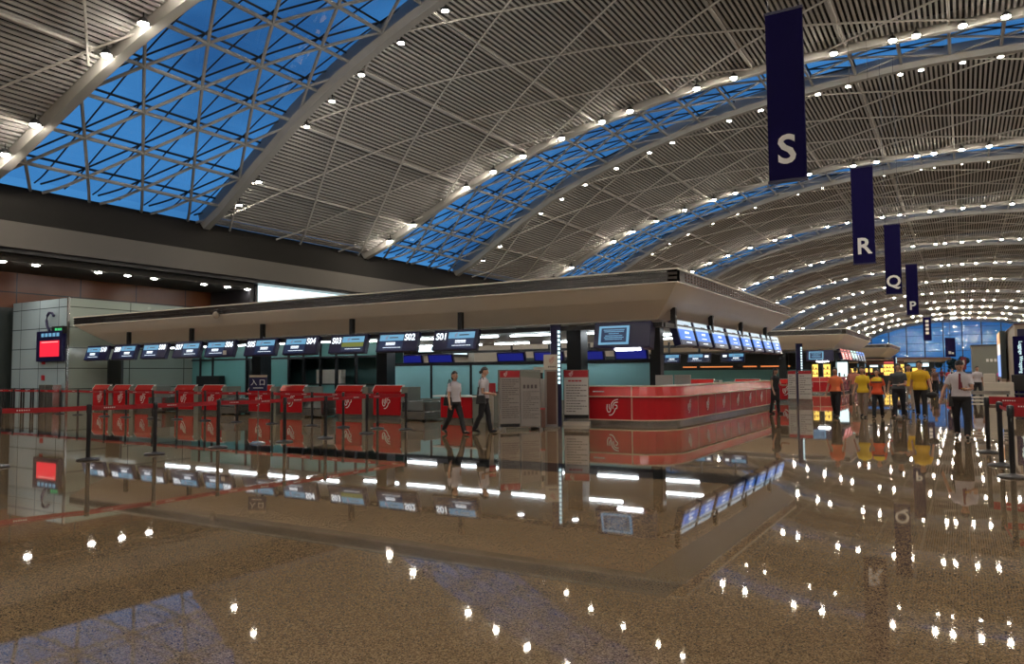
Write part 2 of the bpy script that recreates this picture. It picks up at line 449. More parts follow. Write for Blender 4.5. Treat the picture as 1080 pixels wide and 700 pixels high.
sc.view_settings.view_transform = 'Standard'; sc.view_settings.look = 'None'; sc.view_settings.gamma = 1; sc.view_settings.use_curve_mapping = False
sc.view_settings.exposure = 0.15
sc.cycles.max_bounces = 6; sc.cycles.diffuse_bounces = 3; sc.cycles.glossy_bounces = 4; sc.cycles.transparent_max_bounces = 12
sc.cycles.caustics_reflective = False; sc.cycles.caustics_refractive = False; sc.cycles.sample_clamp_indirect = 4

# ------------------------------------------------------------------ floor
struct('floor', MB().box(-44, 36, -46, 316, -.3, 0), 'granite')
struct('trim_1', MB().box(-44, -2.3, 10.12, 11.12, 0, .0015), 'black_granite')
struct('trim_2', MB().box(-44, -1.75, 4.85, 5.35, 0, .0012).box(-2.1, -1.75, 5.35, 60, 0, .0012), 'band_granite')
struct('trim_3', MB().box(-8.40, -8.32, -10, 10.0, 0, .0022).box(-44, -8.3, 9.98, 10.08, 0, .0022), 'red_inlay')
struct('ground', MB().box(-400, 400, 317, 900, -.4, -.05), 'concrete')

# ------------------------------------------------------------------ walls
WL = MB().box(-37.6, -36.3, -46, 316, 8.42, 10.12)
struct('wall_left', WL, 'bandd')
m = MB(); m.hexa([(-37.4,-46,7.3),(-36.12,-46,7.3),(-36.12,316,7.3),(-37.4,316,7.3),(-37.4,-46,8.5),(-36.28,-46,8.5),(-36.28,316,8.5),(-37.4,316,8.5)])
struct('trim_4', m, 'band')
struct('trim_5', MB().box(-44, -36.9, -46, 30.6, 6.8, 7.15), 'band')
struct('shade_trim_6', MB().box(-37.4, -36.35, -46, 316, 7.1, 7.3), 'black')  # black strip stands in for the thin shadow under the grey band
struct('wall_left_lower', MB().box(-42, -41, -46, 30.6, 0, 6.8), 'orange')
struct('wall_left_far', MB().box(-37.6, -36.5, 54, 316, 0, 7.2), 'wall')
struct('trim_9', MB().box(-41, -40.85, -46, 30.6, 0, 5.0), 'dark')
struct('trim_10', MB().box(-40.9, -40.6, -46, 18, 3.3, 3.9), 'band')
struct('wall_left_pier', MB().box(-44, -37.25, 30.6, 31.0, 0, 7.1), 'black')
struct('wall_right', MB().box(34.3, 35.3, -46, 316, 0, 10.12), 'wall')
struct('wall_back', MB().box(-44, 36, -47, -46, 0, 22), 'wall')
struct('trim_7', MB().box(-44.2, -44, -46, 31, 0, 7), 'black')
struct('trim_8', MB().box(-44, -37, -46, 31, 7.15, 7.25), 'black')
# wide backlit panel in the left wall
lb = empty('backlit_panel', (-37.2, 42.5, 0), label='large bright white backlit panel high on the left wall above the long counter roof', cat='light panel')
ob('diffuser', MB().box(-.1, 0, -11.4, 11.4, 3.2, 7.08), 'lightbox', lb)
ob('frame', MB().box(-.2,.06,-11.6,-11.4,3,7.1).box(-.2,.06,11.4,11.6,3,7.1).box(-.2,.06,-11.4,11.4,3,3.2), 'black', lb)
struct('wall_left_infill', MB().box(-37.4, -37.3, 31, 54, 0, 7.2), 'wall')
# end wall of glass
root = empty('window_1', (0,0,0), kind='structure')
vs = []; XS = frange(XL, XR, 1.5)
for X in XS: vs += [(X, YEND, 0), (X, YEND, zr(X)+.4)]
ob('glass', MB().add(vs, [(2*i,2*i+2,2*i+3,2*i+1) for i in range(len(XS)-1)]), 'eglass', root)
m = MB()
X = XL+1.1
while X < XR: m.box(X-.16, X+.16, YEND-.3, YEND+.1, 0, zr(X)+.2); X += 5.9
z = 2.8
while z < 18.5:
    x0 = XL if z < 10 else min(x for x in XS if zr(x) > z)
    m.box(x0, -2-x0, YEND-.12, YEND+.05, z-.05, z+.05); z += 2.85
ob('mullions', m, 'bar', root)

# ------------------------------------------------------------------ roof lamps
NS = [14.7,13.83,11.9,11,10.05,8.9,7.75,7,5.3,4.42,2.95,2.23,1.05,.6,-.25,-1.0,-2.1,-2.9,-4.4,-5.2,-6.6,-7.3,-8.7,-9.5,-11.2,-12.1,-13.4]
hm = MB().lathe(0, 0, [(.04,.16),(.11,.14),(.19,.02),(.215,-.09),(.17,-.06)], 12); hm.box(-.02,.02,-.02,.02,.16,.36)
h0 = ob('ceiling_spotlight', hm, 'black'); l0 = ob('lens', MB().ball((0,0,-.09), (.175,.175,.10), 10, 6), 'lamp', h0, smooth=True)
hm2 = MB().lathe(0, 0, [(.06,.10),(.15,.10),(.18,.0),(.15,-.01)], 12); hm2.box(-.02,.02,-.02,.02,.1,.36)
h1 = ob('ceiling_downlight', hm2, 'black'); l1 = ob('lens', MB().lathe(0,0,[(.145,-.0),(.135,-.03),(.08,-.04)],10), 'lamp2', h1)
lamps = []
for k in range(K0, K1+1):
    for sg in (-1, 1):
        for n in NS:
            s = -2.4*n + (random.uniform(-.12,.12) if k > 1 else 0)
            if s < SMIN+.5 or s > SMAX-.5: continue
            lamps.append((k, sg, n, surf(s, yk(k)+sg*(hw(s)+.58), -.40 if sg < 0 else (-.34 if k < 2 else -.26 if k == 2 else -.18))))
vis = sorted([l for l in lamps if seen(l[3])], key=lambda l: (Vector(l[3])-CAM).length)
near = vis[:300]; keep = set(id(l) for l in near)
first = {-1: True, 1: True}
ordn = ['nearest', 'second', 'third', 'fourth', 'fifth', 'sixth', 'seventh', 'eighth', 'ninth', 'tenth', 'eleventh', 'twelfth']
for l in near:
    k, sg, n, p = l
    src = h0 if sg < 0 else h1
    side = 'near' if sg < 0 else 'far'
    lab = '%s round lamp along the %s edge of the %s roof skylight' % ('bright white' if sg < 0 else 'small flat', side, ordn[k])
    grp = 'roof lamps on the %s edge of the %s skylight' % (side, ordn[k])
    if first[sg]: src.location = p; tag(src, lab, 'lamp', grp); first[sg] = False
    else: copy_tree(src, None, p, None, lab, grp)
rest = [l for l in lamps if id(l) not in keep]
a, b = MB(), MB()
for k, sg, n, p in rest:
    (b if sg > 0 else a).ball((p[0], p[1], p[2]-.04), (.14,.14,.09) if sg < 0 else (.17,.17,.03), 6, 4)
o = ob('ceiling_spotlight', a, 'lamp'); tag(o, 'distant and overhead round roof lamps beyond the counted ones', 'lamps', kind='stuff')
o2 = ob('soft_lens', b, 'lamp2', o)
# ------------------------------------------------------------------ tall tiled block at the island's left end
root = empty('tiled_block', (-37.7, 18.7, 0), label='tall block clad in pale glass tiles at the far left end of the counter hall', cat='wall block')
ob('cladding', MB().box(-2.5, 2.5, 0, .05, 0, 5.15), 'teal_tile', root)
ob('side_cladding', MB().box(2.45, 2.5, .05, 11.8, 0, 5.15), 'teal_tile_s', root)
ob('core', MB().box(-2.45, 2.44, .06, 11.8, 0, 5.1), 'dark', root)
ob('edge_trim', MB().box(2.44, 2.53, -.03, .06, 0, 5.17), 'chrome', root)

# ------------------------------------------------------------------ airline emblem: a looping bird made of three ribbon strokes
def emblem(w=.25, d=.012):
    mb = MB()
    def st(pts, r):
        mb.tube([(x*w, 0, z*w) for x, z in pts], [q*w*1.05 for q in r], 5, flat=1.)
    def arc(cx, cz, rx, rz, a0, a1, n=8): return [(cx+rx*math.cos(math.radians(a0+(a1-a0)*i/n)), cz+rz*math.sin(math.radians(a0+(a1-a0)*i/n))) for i in range(n+1)]
    def sm(P, r, n=5):
        out = []
        for a in range(len(P)-1):
            p0, p1, p2, p3 = P[max(a-1,0)], P[a], P[a+1], P[min(a+2,len(P)-1)]
            for q in range(n):
                t = q/n
                out.append(tuple(.5*((2*p1[c])+(-p0[c]+p2[c])*t+(2*p0[c]-5*p1[c]+4*p2[c]-p3[c])*t*t+(-p0[c]+3*p1[c]-3*p2[c]+p3[c])*t**3) for c in (0,1)))
        out.append(P[-1]); st(out, [r]*len(out))
    sm([(-.62,.40),(-.66,-.15),(-.50,-.55),(-.22,-.45),(-.12,.0),(-.05,.45),(.25,.82),(.80,1.0)], .060)
    sm([(-.36,.42),(-.38,.0),(-.30,-.22)], .055)
    sm([(.80,.66),(.38,.60),(.16,.28),(.12,-.15)], .055)
    sm([(.38,.30),(.62,.28),(.66,-.02),(.42,-.18),(.30,-.5),(-.02,-.86),(-.40,-.92)], .060)
    mb.v = [(x, y*.2, z) for x, y, z in mb.v]
    return mb
EMB = emblem(); EMB_ME = {}
def put_emblem(parent, loc, rz=0, s=1., m='white'):
    if m not in EMB_ME:
        o = ob('emblem', EMB, m, parent, loc); EMB_ME[m] = o.data
    else:
        o = bpy.data.objects.new('emblem', EMB_ME[m]); COL.objects.link(o); o.parent = parent; o.location = loc
    o.rotation_euler.z = rz; o.scale = (s, s, s); return o

# ------------------------------------------------------------------ canopy over each check-in island
def canopy(dy, xl, label, full=True, ncol=None, depth=14.8):
    y0, y1, x1 = 18.6, 18.6+depth, -6.25
    r = empty('island_canopy', (0, dy, 0), label=label, cat='canopy', group=None)
    # fascia bands
    m = MB(); prof = [(0,3.86),(0,3.92),(-.02,3.93),(-.02,3.98),(0,3.99),(0,4.04),(-.02,4.05),(-.02,4.10),(0,4.11),(0,4.17),(-.25,4.17),(-.25,3.86)]
    m.sweep([(xl, y0), (x1, y0)], prof); ob('fascia', m, 'fascia', r)
    m = MB().sweep([(x1, y0), (x1, y1), (xl, y1)], [(0,3.86),(0,4.17),(-.25,4.17),(-.25,3.86)]); ob('side_fascia', m, 'fascia_side', r)
    if full:
        g = MB(); y = y0+.7; pat = []
        while y < y1-.3:
            for z in (3.92, 4.0, 4.08):
                g.box(x1-.01, x1+.02, y, y+.13, z, z+.045)
            y += .27
        ob('fascia_grille', g, 'wood', r)
    ob('fascia_cap', MB().sweep([(xl, y0), (x1, y0), (x1, y1), (xl, y1)], [(.03,4.17),(.03,4.21),(-.3,4.21),(-.3,4.17)]), 'cap', r)
    ob('fascia_lip', MB().sweep([(xl, y0), (x1, y0), (x1, y1), (xl, y1)], [(.015,3.83),(.015,3.86),(-.25,3.86),(-.25,3.83)]), 'cap', r)
    ob('roof', MB().box(xl, x1-.2, y0+.2, y1-.2, 4.1, 4.16), 'deck', r)
    # sloping soffit hull
    o = [(xl,y0+.02,3.84),(x1-.02,y0+.02,3.84),(x1-.02,y1-.02,3.84),(xl,y1-.02,3.84)]
    i = [(xl+1.2,y0+1.15,2.98),(x1-.95,y0+1.15,2.98),(x1-.95,y1-1.15,2.98),(xl+1.2,y1-1.15,2.98)]
    md = [(a[0]+(b[0]-a[0])*.40, a[1]+(b[1]-a[1])*.40, 3.46) for a, b in zip(o, i)]
    vs = o+md+i; fs = []
    for q in range(2):
        for k in range(4): k2 = (k+1) % 4; fs.append((q*4+k, (q+1)*4+k, (q+1)*4+k2, q*4+k2))
    ob('soffit', MB().add(vs, fs), 'canopy', r)
    ob('ceiling_panel', MB().box(xl+1.2, x1-.95, y0+1.15, y1-1.15, 2.96, 3.0), 'ceil', r)
    # hanging rail for the monitors
    ya = y0+.35
    rl = empty('monitor_rail', (0, dy, 0), label='black rail carrying the hanging monitors under the %s island roof' % ('nearest' if dy == 0 else 'second' if dy < 40 else 'third'), cat='rail')
    ob('rail', MB().box(xl+.8, x1-.55, ya, ya+.14, 2.72, 2.84), 'black', rl)
    nm = 'nearest' if dy == 0 else 'second' if dy < 40 else 'third'
    tag(ob('monitor_rail', MB().box(x1-.67, x1-.53, ya+.2, y1-.75, 2.72, 2.84), 'black', None, (0, dy, 0)), 'black rail along the right side under the %s island roof' % nm, 'rail')
    tag(ob('monitor_rail', MB().box(xl+.8, x1-.75, y1-.5, y1-.36, 2.62, 2.74), 'black', None, (0, dy, 0)), 'black rail along the rear under the %s island roof' % nm, 'rail')
    for X, Y, w_ in (ncol or []): struct('column', MB().box(X-w_, X+w_, Y+dy-w_, Y+dy+w_, 0, 2.96), 'column')
    return r, rl
XI = -34.55
can1, rail1 = canopy(0, XI, 'long white hull-shaped roof over the nearest check-in island, dark metal edge', True, [(-27.4,23.2,.3),(-20.0,23.2,.26),(-11.0,22.4,.26),(-8.5,23.2,.16)])
P2, P3 = 32.6, 65.2
can2, rail2 = canopy(P2, -22, 'white hull-shaped roof over the second check-in island, behind the nearest one', True, [(-11.0,23.2,.26),(-8.5,23.2,.16)])
can3, rail3 = canopy(P3, -18, 'small-looking white hull-shaped roof of the third island, farthest of the three', False, [(-9.2,22,.3)])

def hanger_rods(root, xs, dy=0):
    for X, Y, z0, z1 in xs:
        ob('hanger', MB().box(X-.07, X+.07, Y-.07, Y+.07, z0, z1), 'black', root)
rodsx = [-13.35, -17.9, -22.4, -26.6, -30.9]
hanger_rods(rail1, [(x, 19.0, 2.7, 3.42) for x in rodsx] + [(-6.83, y, 2.75, 3.30) for y in (20.0, 23.6, 27.3, 31.2)])
# recessed downlights and fluorescent battens under canopy 1
dl = []
for (X, Y) in [(-15.4,20.6),(-12.05,20.4),(-10.2,20.5),(-7.8,20.5),(-7.9,24.5),(-19.6,20.6),(-24,20.6),(-28.4,20.6),(-32,20.6)]:
    dl.append((X, Y))
d0 = None
for X, Y in dl:
    if d0 is None:
        d0 = empty('recessed_downlight', (X, Y, 2.95), label='small round recessed downlight in the flat ceiling under the nearest island roof', cat='downlight', group='downlights under the nearest island roof')
        ob('rim', MB().lathe(0,0,[(.13,.01),(.13,-.02),(.10,-.02)],14), 'chrome', d0); ob('lens', MB().cyl(0,0,-.03,-.015,.10,14), 'down', d0)
    else: copy_tree(d0, None, (X, Y, 2.95))
d0 = None
for X, Y in [(-33,22.9),(-30.6,22.9),(-28.2,22.9),(-25.6,22.9),(-23.2,22.9),(-20.6,23.6),(-18.3,23.6),(-15.8,23.6),(-13.4,23.6),(-11.0,23.9),(-20.5,29.6),(-17.9,29.6),(-15.3,29.6),(-12.7,29.6),(-10.1,29.6),(-26,29.6),(-23.2,29.6),(-9.0,26.5)]:
    if d0 is None:
        d0 = empty('fluorescent_batten', (X, Y, 2.9), label='long white fluorescent tube on the ceiling inside the nearest check-in island', cat='tube light', group='fluorescent tubes inside the nearest island')
        ob('housing', MB().box(-.95,.95,-.06,.06,.02,.06), 'chrome', d0); ob('tube', MB().box(-.92,.92,-.03,.03,-.03,.02), 'tubelight', d0)
    else: copy_tree(d0, None, (X, Y, 2.9))

# ------------------------------------------------------------------ hanging monitors S01 .. S10
def monitor(X, Y, code, odd, body, group, tilt=-.28, olive=False, z=2.56, wd=1.68, flip=False, label=None, style=0):
    r = empty('hanging_monitor', (X, Y, z), label=label, cat='monitor', group=group)
    h = .66; t = .16
    inner = empty('panel', (0,0,0)); inner.parent = r
    c = MB().box(-wd/2, wd/2, 0, t, -h/2, h/2); R_ = Matrix.Rotation(tilt, 4, 'X')
    if flip: R_ = Matrix.Rotation(PI, 4, 'Z') @ R_
    bpy.data.objects.remove(inner)
    b = ob('casing', c.xf(R_), 'navy', r, bevel=.015)
    def q(name, x0, x1, z0, z1, m, d=.012):
        return ob(name, MB().box(x0, x1, -d, 0, z0, z1).xf(R_), m, r)
    s = -1 if odd else 1           # side of the number
    sx0, sx1 = (-.25, .72) if odd else (-.74, .25)
    q('screen', sx0, sx1, -.27, .24, 'scr_dark', .006)
    q('header', sx0, sx1, .04, .24, 'scr_cyan')
    if olive: q('lower_field', sx0, sx1, -.12, .03, 'scr_olive')
    rr = (PI/2+tilt, 0, 0) if not flip else (PI/2+tilt, 0, PI)
    def tpos(x, z, d=.016): return R_ @ Vector((x, -d, z))
    e = put_emblem(r, tpos((sx0+sx1)/2-.2, .14), 0, .28, 'redink'); e.rotation_euler = (tilt if not flip else tilt, 0, PI if flip else 0)
    q('title_line', (sx0+sx1)/2-.08, (sx0+sx1)/2+.28, .125, .16, 'ink', .016)
    cx = (sx0+sx1)/2
    if not olive:
        for a, b_, z0 in ((-.2,.16,-.07),(-.2,.16,-.11)): 
            m = MB(); x = cx+a
            while x < cx+b_: m.box(x, x+.035, -.014, 0, z0, z0+.05 if z0 > -.1 else z0+.02); x += .05
            ob('text_line', m.xf(R_), 'scr_txt', r)
    m = MB(); x = cx-.3
    while x < cx+.4: m.box(x, x+.03, -.014, 0, -.2, -.185); x += .05
    ob('small_text_line', m.xf(R_), 'scr_txt', r)
    if code: text('code', code, .30, 'scr_txt', r, tpos(s*.51 if odd else .52, .10 if odd else .13), rr, .003, bold=.006)
    return r
MX = [-14.24,-16.54,-18.70,-20.97,-23.05,-25.35,-27.38,-29.53,-31.63,-33.75]
words = ['first','second','third','fourth','fifth','sixth','seventh','eighth','ninth','tenth']
for i, x in enumerate(MX):
    r = monitor(x+.86, 18.72, 'S%02d' % (i+1), i % 2 == 0, None, 'numbered monitors along the nearest island', olive=(i == 2),
                label='navy hanging monitor with white number S%02d over the check-in desks' % (i+1))
    if i == 5: ob('notice', MB().box(.35,.55,-.13,-.12,-.26,-.10), 'paper', r)
# large navy box screen at the corner
def box_screen(X, Y, dy, label):
    r = empty('hanging_box_screen', (X, Y+dy, 2.53), label=label, cat='screen')
    R_ = Matrix.Rotation(-.22, 4, 'X')
    ob('casing', MB().box(-.82,.82,0,.35,-.36,.36).xf(R_), 'navy', r, bevel=.02)
    ob('bright_border', MB().box(-.66,.22,-.012,0,-.27,.25).xf(R_), 'scr_cyan', r)
    ob('screen', MB().box(-.59,.15,-.018,0,-.21,.19).xf(R_), 'scr_dark', r)
    m = MB()
    for j, (z, l) in enumerate([(.12,.6),(.075,.55),(.02,.3),(-.04,.5),(-.09,.56),(-.14,.5)]):
        x = -.22-l/2
        while x < -.22+l/2: m.box(x, x+.024, -.022, 0, z, z+.025); x += .034
    ob('text_lines', m.xf(R_), 'scr_cyan', r)
    ob('under_light', MB().box(-.2,.5,.08,.2,-.40,-.37).xf(R_), 'down', r)
    return r
box_screen(-7.86, 18.72, 0, 'large navy hanging screen with pale blue border at the corner of the nearest island')
box_screen(-7.86, 18.72, P2, 'distant navy hanging screen with pale blue border on the second island front')
# side row of eight bright screens
SY = [(20.07,21.55),(21.69,23.13),(23.4,25.0),(25.3,26.8),(27.0,28.45),(28.7,30.2),(30.45,31.95),(32.15,33.65)]
def side_screen(ya, yb, dy, cols, label, group, X=-6.75):
    yc = (ya+yb)/2; w_ = (yb-ya)/2*.99
    r = empty('hanging_screen', (X, yc+dy, 2.63), label=label, cat='screen', group=group)
    R_ = Matrix.Rotation(PI/2, 4, 'Z') @ Matrix.Rotation(-.26, 4, 'X')
    def q(name, x0, x1, y0_, y1_, z0, z1, m): return ob(name, MB().box(x0,x1,y0_,y1_,z0,z1).xf(R_), m, r)
    q('casing', -w_, w_, 0, .2, -.37, .37, 'navy')
    a, b_, c = cols
    q('upper_field', -w_*.90, w_*.90, -.012, 0, .09, .35, a)
    q('middle_field', -w_*.90, w_*.90, -.012, 0, -.22, .09, b_)
    q('lower_field', -w_*.90, w_*.90, -.012, 0, -.35, -.22, c)
    m = MB()
    x = -.14
    while x < .2: m.box(x, x+.05, -.02, 0, -.03, .025); x += .07
    x = -.22
    while x < .22: m.box(x, x+.04, -.02, 0, -.15, -.125).box(x, x+.04, -.02, 0, -.30, -.28); x += .06
    ob('text_line', m.xf(R_), 'scr_txt', r)
    m = MB(); x = -.05
    while x < .35: m.box(x, x+.05, -.02, 0, .20, .235); x += .07
    ob('title_line', m.xf(R_), 'ink', r)
    return r
for i, (a, b) in enumerate(SY):
    side_screen(a, b, 0, ('scr_white','scr_blue','scr_dark'), 'bright white and blue hanging screen, %s from the corner of the nearest island' % words[i], 'screens along the side of the nearest island')
cl2 = [('scr_red2',)*3]*3
M['scr_red2'] = em('screen_red_white', (.8,.12,.12), .7); M['scr_teal2'] = em('screen_teal_white', (.5,.8,.75), .8)
for i, (a, b) in enumerate(SY):
    c = ('scr_red2','scr_red2','scr_red2') if i < 3 else (('scr_teal2','scr_teal2','scr_dark') if i < 5 else ('scr_blue','scr_navy','scr_dark'))
    side_screen(a, b, P2, c, '%s hanging screen, %s from the corner of the second island' % (('red','teal','dark blue')[0 if i < 3 else 1 if i < 5 else 2], words[i]), 'screens along the side of the second island')

# ------------------------------------------------------------------ red service desk wrapping the island corner
def service_desk(dy, xl, label, logos=True):
    r = empty('service_desk', (0, dy, 0), label=label, cat='counter')
    R0 = 1.15; x1, y0, y1 = -6.97, 20.0, 33.4
    path = [(xl, y0)] + [(x1-R0+R0*math.sin(a), y0+R0-R0*math.cos(a)) for a in [i*PI/16 for i in range(9)]] + [(x1, y1)]
    def sw(name, prof, m): return ob(name, MB().sweep(path, prof), m, r)
    sw('plinth', [(-.12,0),(-.12,.13),(-.5,.13),(-.5,0)], 'chrome')
    sw('kick_rail', [(.01,.125),(.01,.16),(-.3,.16),(-.3,.125)], 'gold')
    sw('front_panel', [(0,.16),(0,.80),(-.06,.80),(-.06,.16)], 'red')
    sw('ledge', [(.07,.80),(.07,.83),(-.5,.83),(-.5,.80)], 'gold')
    sw('upper_panel', [(.06,.83),(-.02,1.10),(-.10,1.10),(-.08,.83)], 'red2')
    sw('worktop', [(0,1.10),(0,1.13),(-.62,1.13),(-.62,1.10)], 'gold')
    ob('end_trim', MB().box(xl-.03, xl, y0-.06, y0+.5, .16, 1.13), 'gold', r)
    for xx in (-8.1,): ob('seam', MB().box(xx-.008, xx+.008, y0-.066, y0, .16, 1.10), 'gold', r)
    for yy in (22.5, 24.4, 26.2, 28.1, 30.0, 31.8): ob('seam', MB().box(x1, x1+.004, yy-.008, yy+.008, .16, .8), 'gold', r)
    if logos:
        put_emblem(r, (-8.72, y0-.02, .50), 0, .95)
        for yy in (21.61,23.47,25.32,27.18,28.98,30.84): put_emblem(r, (x1+.02, yy, .50), PI/2, .8)
        m = MB(); x = -9.3
        while x < -8.95: m.box(x, x+.03, y0-.065, y0-.03, .945, .975); x += .045
        ob('brand_line', m, 'white', r)
    return r
sd = service_desk(0, -9.45, 'red service desk curving around the corner of the nearest check-in island')
service_desk(P2, -9.45, 'distant red service desk at the corner of the second island behind orange shirt person')

# ------------------------------------------------------------------ check-in desks
def checkin_desk():
    r = empty('check_in_desk', (0,0,0), cat='desk', group='red check-in desks along the nearest island')
    ob('front_panel', MB().box(0, 1.18, 0, .04, .14, .93), 'red', r)
    m = MB().hexa([(-.02,-.03,.93),(1.2,-.03,.93),(1.2,.05,.93),(-.02,.05,.93),(-.02,.12,1.13),(1.2,.12,1.13),(1.2,.2,1.13),(-.02,.2,1.13)])
    ob('hood', m, 'red2', r)
    ob('hood_trim', MB().hexa([(-.04,-.035,.93),(-.015,-.035,.93),(-.015,.05,.93),(-.04,.05,.93),(-.04,.115,1.14),(-.015,.115,1.14),(-.015,.2,1.14),(-.04,.2,1.14)]).hexa([(1.19,-.035,.93),(1.22,-.035,.93),(1.22,.05,.93),(1.19,.05,.93),(1.19,.115,1.14),(1.22,.115,1.14),(1.22,.2,1.14),(1.19,.2,1.14)]).box(-.04,1.22,.11,.2,1.13,1.15), 'white', r)
    ob('cabinet', MB().box(1.2, 1.48, .02, .7, .0, 1.08).box(0,1.2,.05,.7,.12,.93), 'grey', r)
    ob('plinth', MB().box(.02, 1.2, .06, .6, 0, .14), 'chrome', r)
    put_emblem(r, (.58, -.02, .58), 0, .95)
    m = MB(); x = .1
    while x < .42: m.hexa([(x,-.03+.11-.012,1.03),(x+.025,.068,1.03),(x+.025,.09,1.03),(x,.09,1.03),(x,.09,1.06),(x+.025,.09,1.06),(x+.025,.12,1.06),(x,.12,1.06)]); x += .04
    ob('brand_line', m, 'white', r)
    return r
DX = [-17.2,-18.93,-21.75,-23.5,-26.3,-28.05,-30.85,-32.5,-34.1]
d0 = checkin_desk()
for i, x in enumerate(DX):
    lab = 'red fronted check-in desk with white emblem, %s from the right among its row' % words[i]
    if i == 0: d0.location = (x, 19.3, 0); d0['label'] = lab
    else: copy_tree(d0, None, (x, 19.3, 0), None, lab)
def conveyor():
    r = empty('baggage_scale', (0,0,0), cat='conveyor', group='baggage scales between the check-in desks')
    ob('frame', MB().box(0, .95, 0, 1.6, .05, .30).box(0,.04,0,1.6,.3,.62).box(.91,.95,0,1.6,.3,.62), 'chrome', r, bevel=.01)
    ob('belt', MB().box(.05, .90, .02, 1.58, .30, .34), 'black', r)
    ob('front_glass', MB().hexa([(.04,.02,.34),(.91,.02,.34),(.91,.05,.34),(.04,.05,.34),(.04,.25,.62),(.91,.25,.62),(.91,.28,.62),(.04,.28,.62)]), 'dark', r)
    ob('foot', MB().box(.05,.15,.1,.2,0,.05), 'black', r); ob('foot', MB().box(.8,.9,.1,.2,0,.05), 'black', r)
    return r
c0 = conveyor(); first = True
for i, x in enumerate([-15.70, -20.25, -24.8, -29.35]):
    lab = 'low steel baggage scale on the floor, %s from the right along the desk row' % words[i]
    if first: c0.location = (x, 18.95, 0); c0['label'] = lab; first = False
    else: copy_tree(c0, None, (x, 18.95, 0), None, lab)
# low white-topped desk behind the two walking women
r = empty('low_desk', (-14.5, 19.3, 0), label='low red desk with a white top behind the two walking women', cat='desk')
ob('tabletop', MB().box(-.1, 1.9, -.1, .7, .78, .82), 'white', r)
ob('front_panel', MB().box(.15, 1.35, -.001, .04, .12, .77), 'red', r)
ob('cabinet', MB().box(1.4, 1.85, 0, .6, 0, .77), 'grey', r); ob('plinth', MB().box(.2, 1.3, .05, .5, 0, .12), 'chrome', r)
r = empty('laptop', (-13.05, 19.6, .82), label='small black laptop standing open on the low white-topped desk', cat='laptop')
ob('base', MB().box(-.2,.2,-.14,.14,0,.02), 'black', r); ob('lid', MB().box(-.2,.2,-.01,.01,0,.26).xf(Matrix.Translation((0,.14,.01)) @ Matrix.Rotation(-.2,4,'X')), 'black', r)
# grey cabinet run to the right of it
r = empty('grey_cabinet', (-12.4, 19.3, 0), label='plain grey cabinet right of the low white-topped desk', cat='cabinet')
ob('body', MB().box(0, 1.3, 0, .6, 0, .92), 'grey', r); ob('top', MB().box(-.02,1.32,-.02,.62,.92,.95), 'chrome', r)

# ------------------------------------------------------------------ partitions inside island 1
root = empty('glass_partition', (0, 24.9, 0), label='frosted teal glass partition with dark posts behind the desks, right half', cat='partition')
ob('pane', MB().box(-21.4, -17.05, 0, .03, .5, 1.86), 'teal', root); ob('pane', MB().box(-16.95, -13.05, 0, .03, .5, 1.86), 'teal', root); ob('pane', MB().box(-12.95, -9.4, 0, .03, .5, 1.86), 'teal', root)
for x in (-21.5,-19.0,-17.0,-13.0,-9.35): ob('post', MB().box(x-.05, x+.05, -.02, .08, 0, 1.98), 'black', root)
ob('top_rail', MB().box(-21.5, -9.3, -.03, .09, 1.86, 1.98), 'black', root); ob('bottom_rail', MB().box(-21.5, -9.3, -.03, .09, 0, .5), 'grey', root)
root = empty('back_office_wall', (0, 26.5, 0), label='teal glazed back office wall under the left half of the nearest island roof', cat='partition')
ob('wall_panel', MB().box(-34.9, -30.6, -1.5, -1.45, 0, 2.95).box(-30.6,-29.4,-1.5,-1.45,2.3,2.95).box(-29.4,-27.6,-1.5,-1.45,0,2.95), 'tealw', root)
ob('wall_panel', MB().box(-27.6, -22.0, -1.5, -1.45, 2.35, 2.95).box(-27.6,-24.6,-1.5,-1.45,0,1.1), 'tealw', root)
ob('door', MB().box(-30.6,-29.4,-1.47,-1.42,0,2.3), 'dark', root)
m = MB()
for x in (-34.2,-33.2,-30.6,-29.4,-27.6,-26.6,-25.5,-24.5,-23.3,-22.0): m.box(x-.05,x+.05,-1.56,-1.44,0,2.95)
m.box(-34.9,-22,-1.56,-1.44,2.28,2.36).box(-27.6,-22,-1.56,-1.44,1.05,1.1)
ob('frame', m, 'black', root)
ob('counter_unit', MB().box(-34.0,-32.2,-1.9,-1.57,0,1.5), 'black', root)
ob('shelf', MB().box(-26.4,-24.8,-.9,-.6,1.1,1.75), 'cream', root)
ob('rear_panel', MB().box(-34,-22,.2,.25,0,2.95), 'teal_d', root)
# small black doorway beside the block
r = empty('black_doorway', (-34.6, 20.6, 0), label='tall black doorway beside the tiled block under the roof end', cat='door')
ob('leaf', MB().box(-.5,.5,0,.06,0,2.3), 'black', r); ob('jamb', MB().box(-.58,-.5,-.02,.08,0,2.35).box(.5,.58,-.02,.08,0,2.35), 'dark', r)
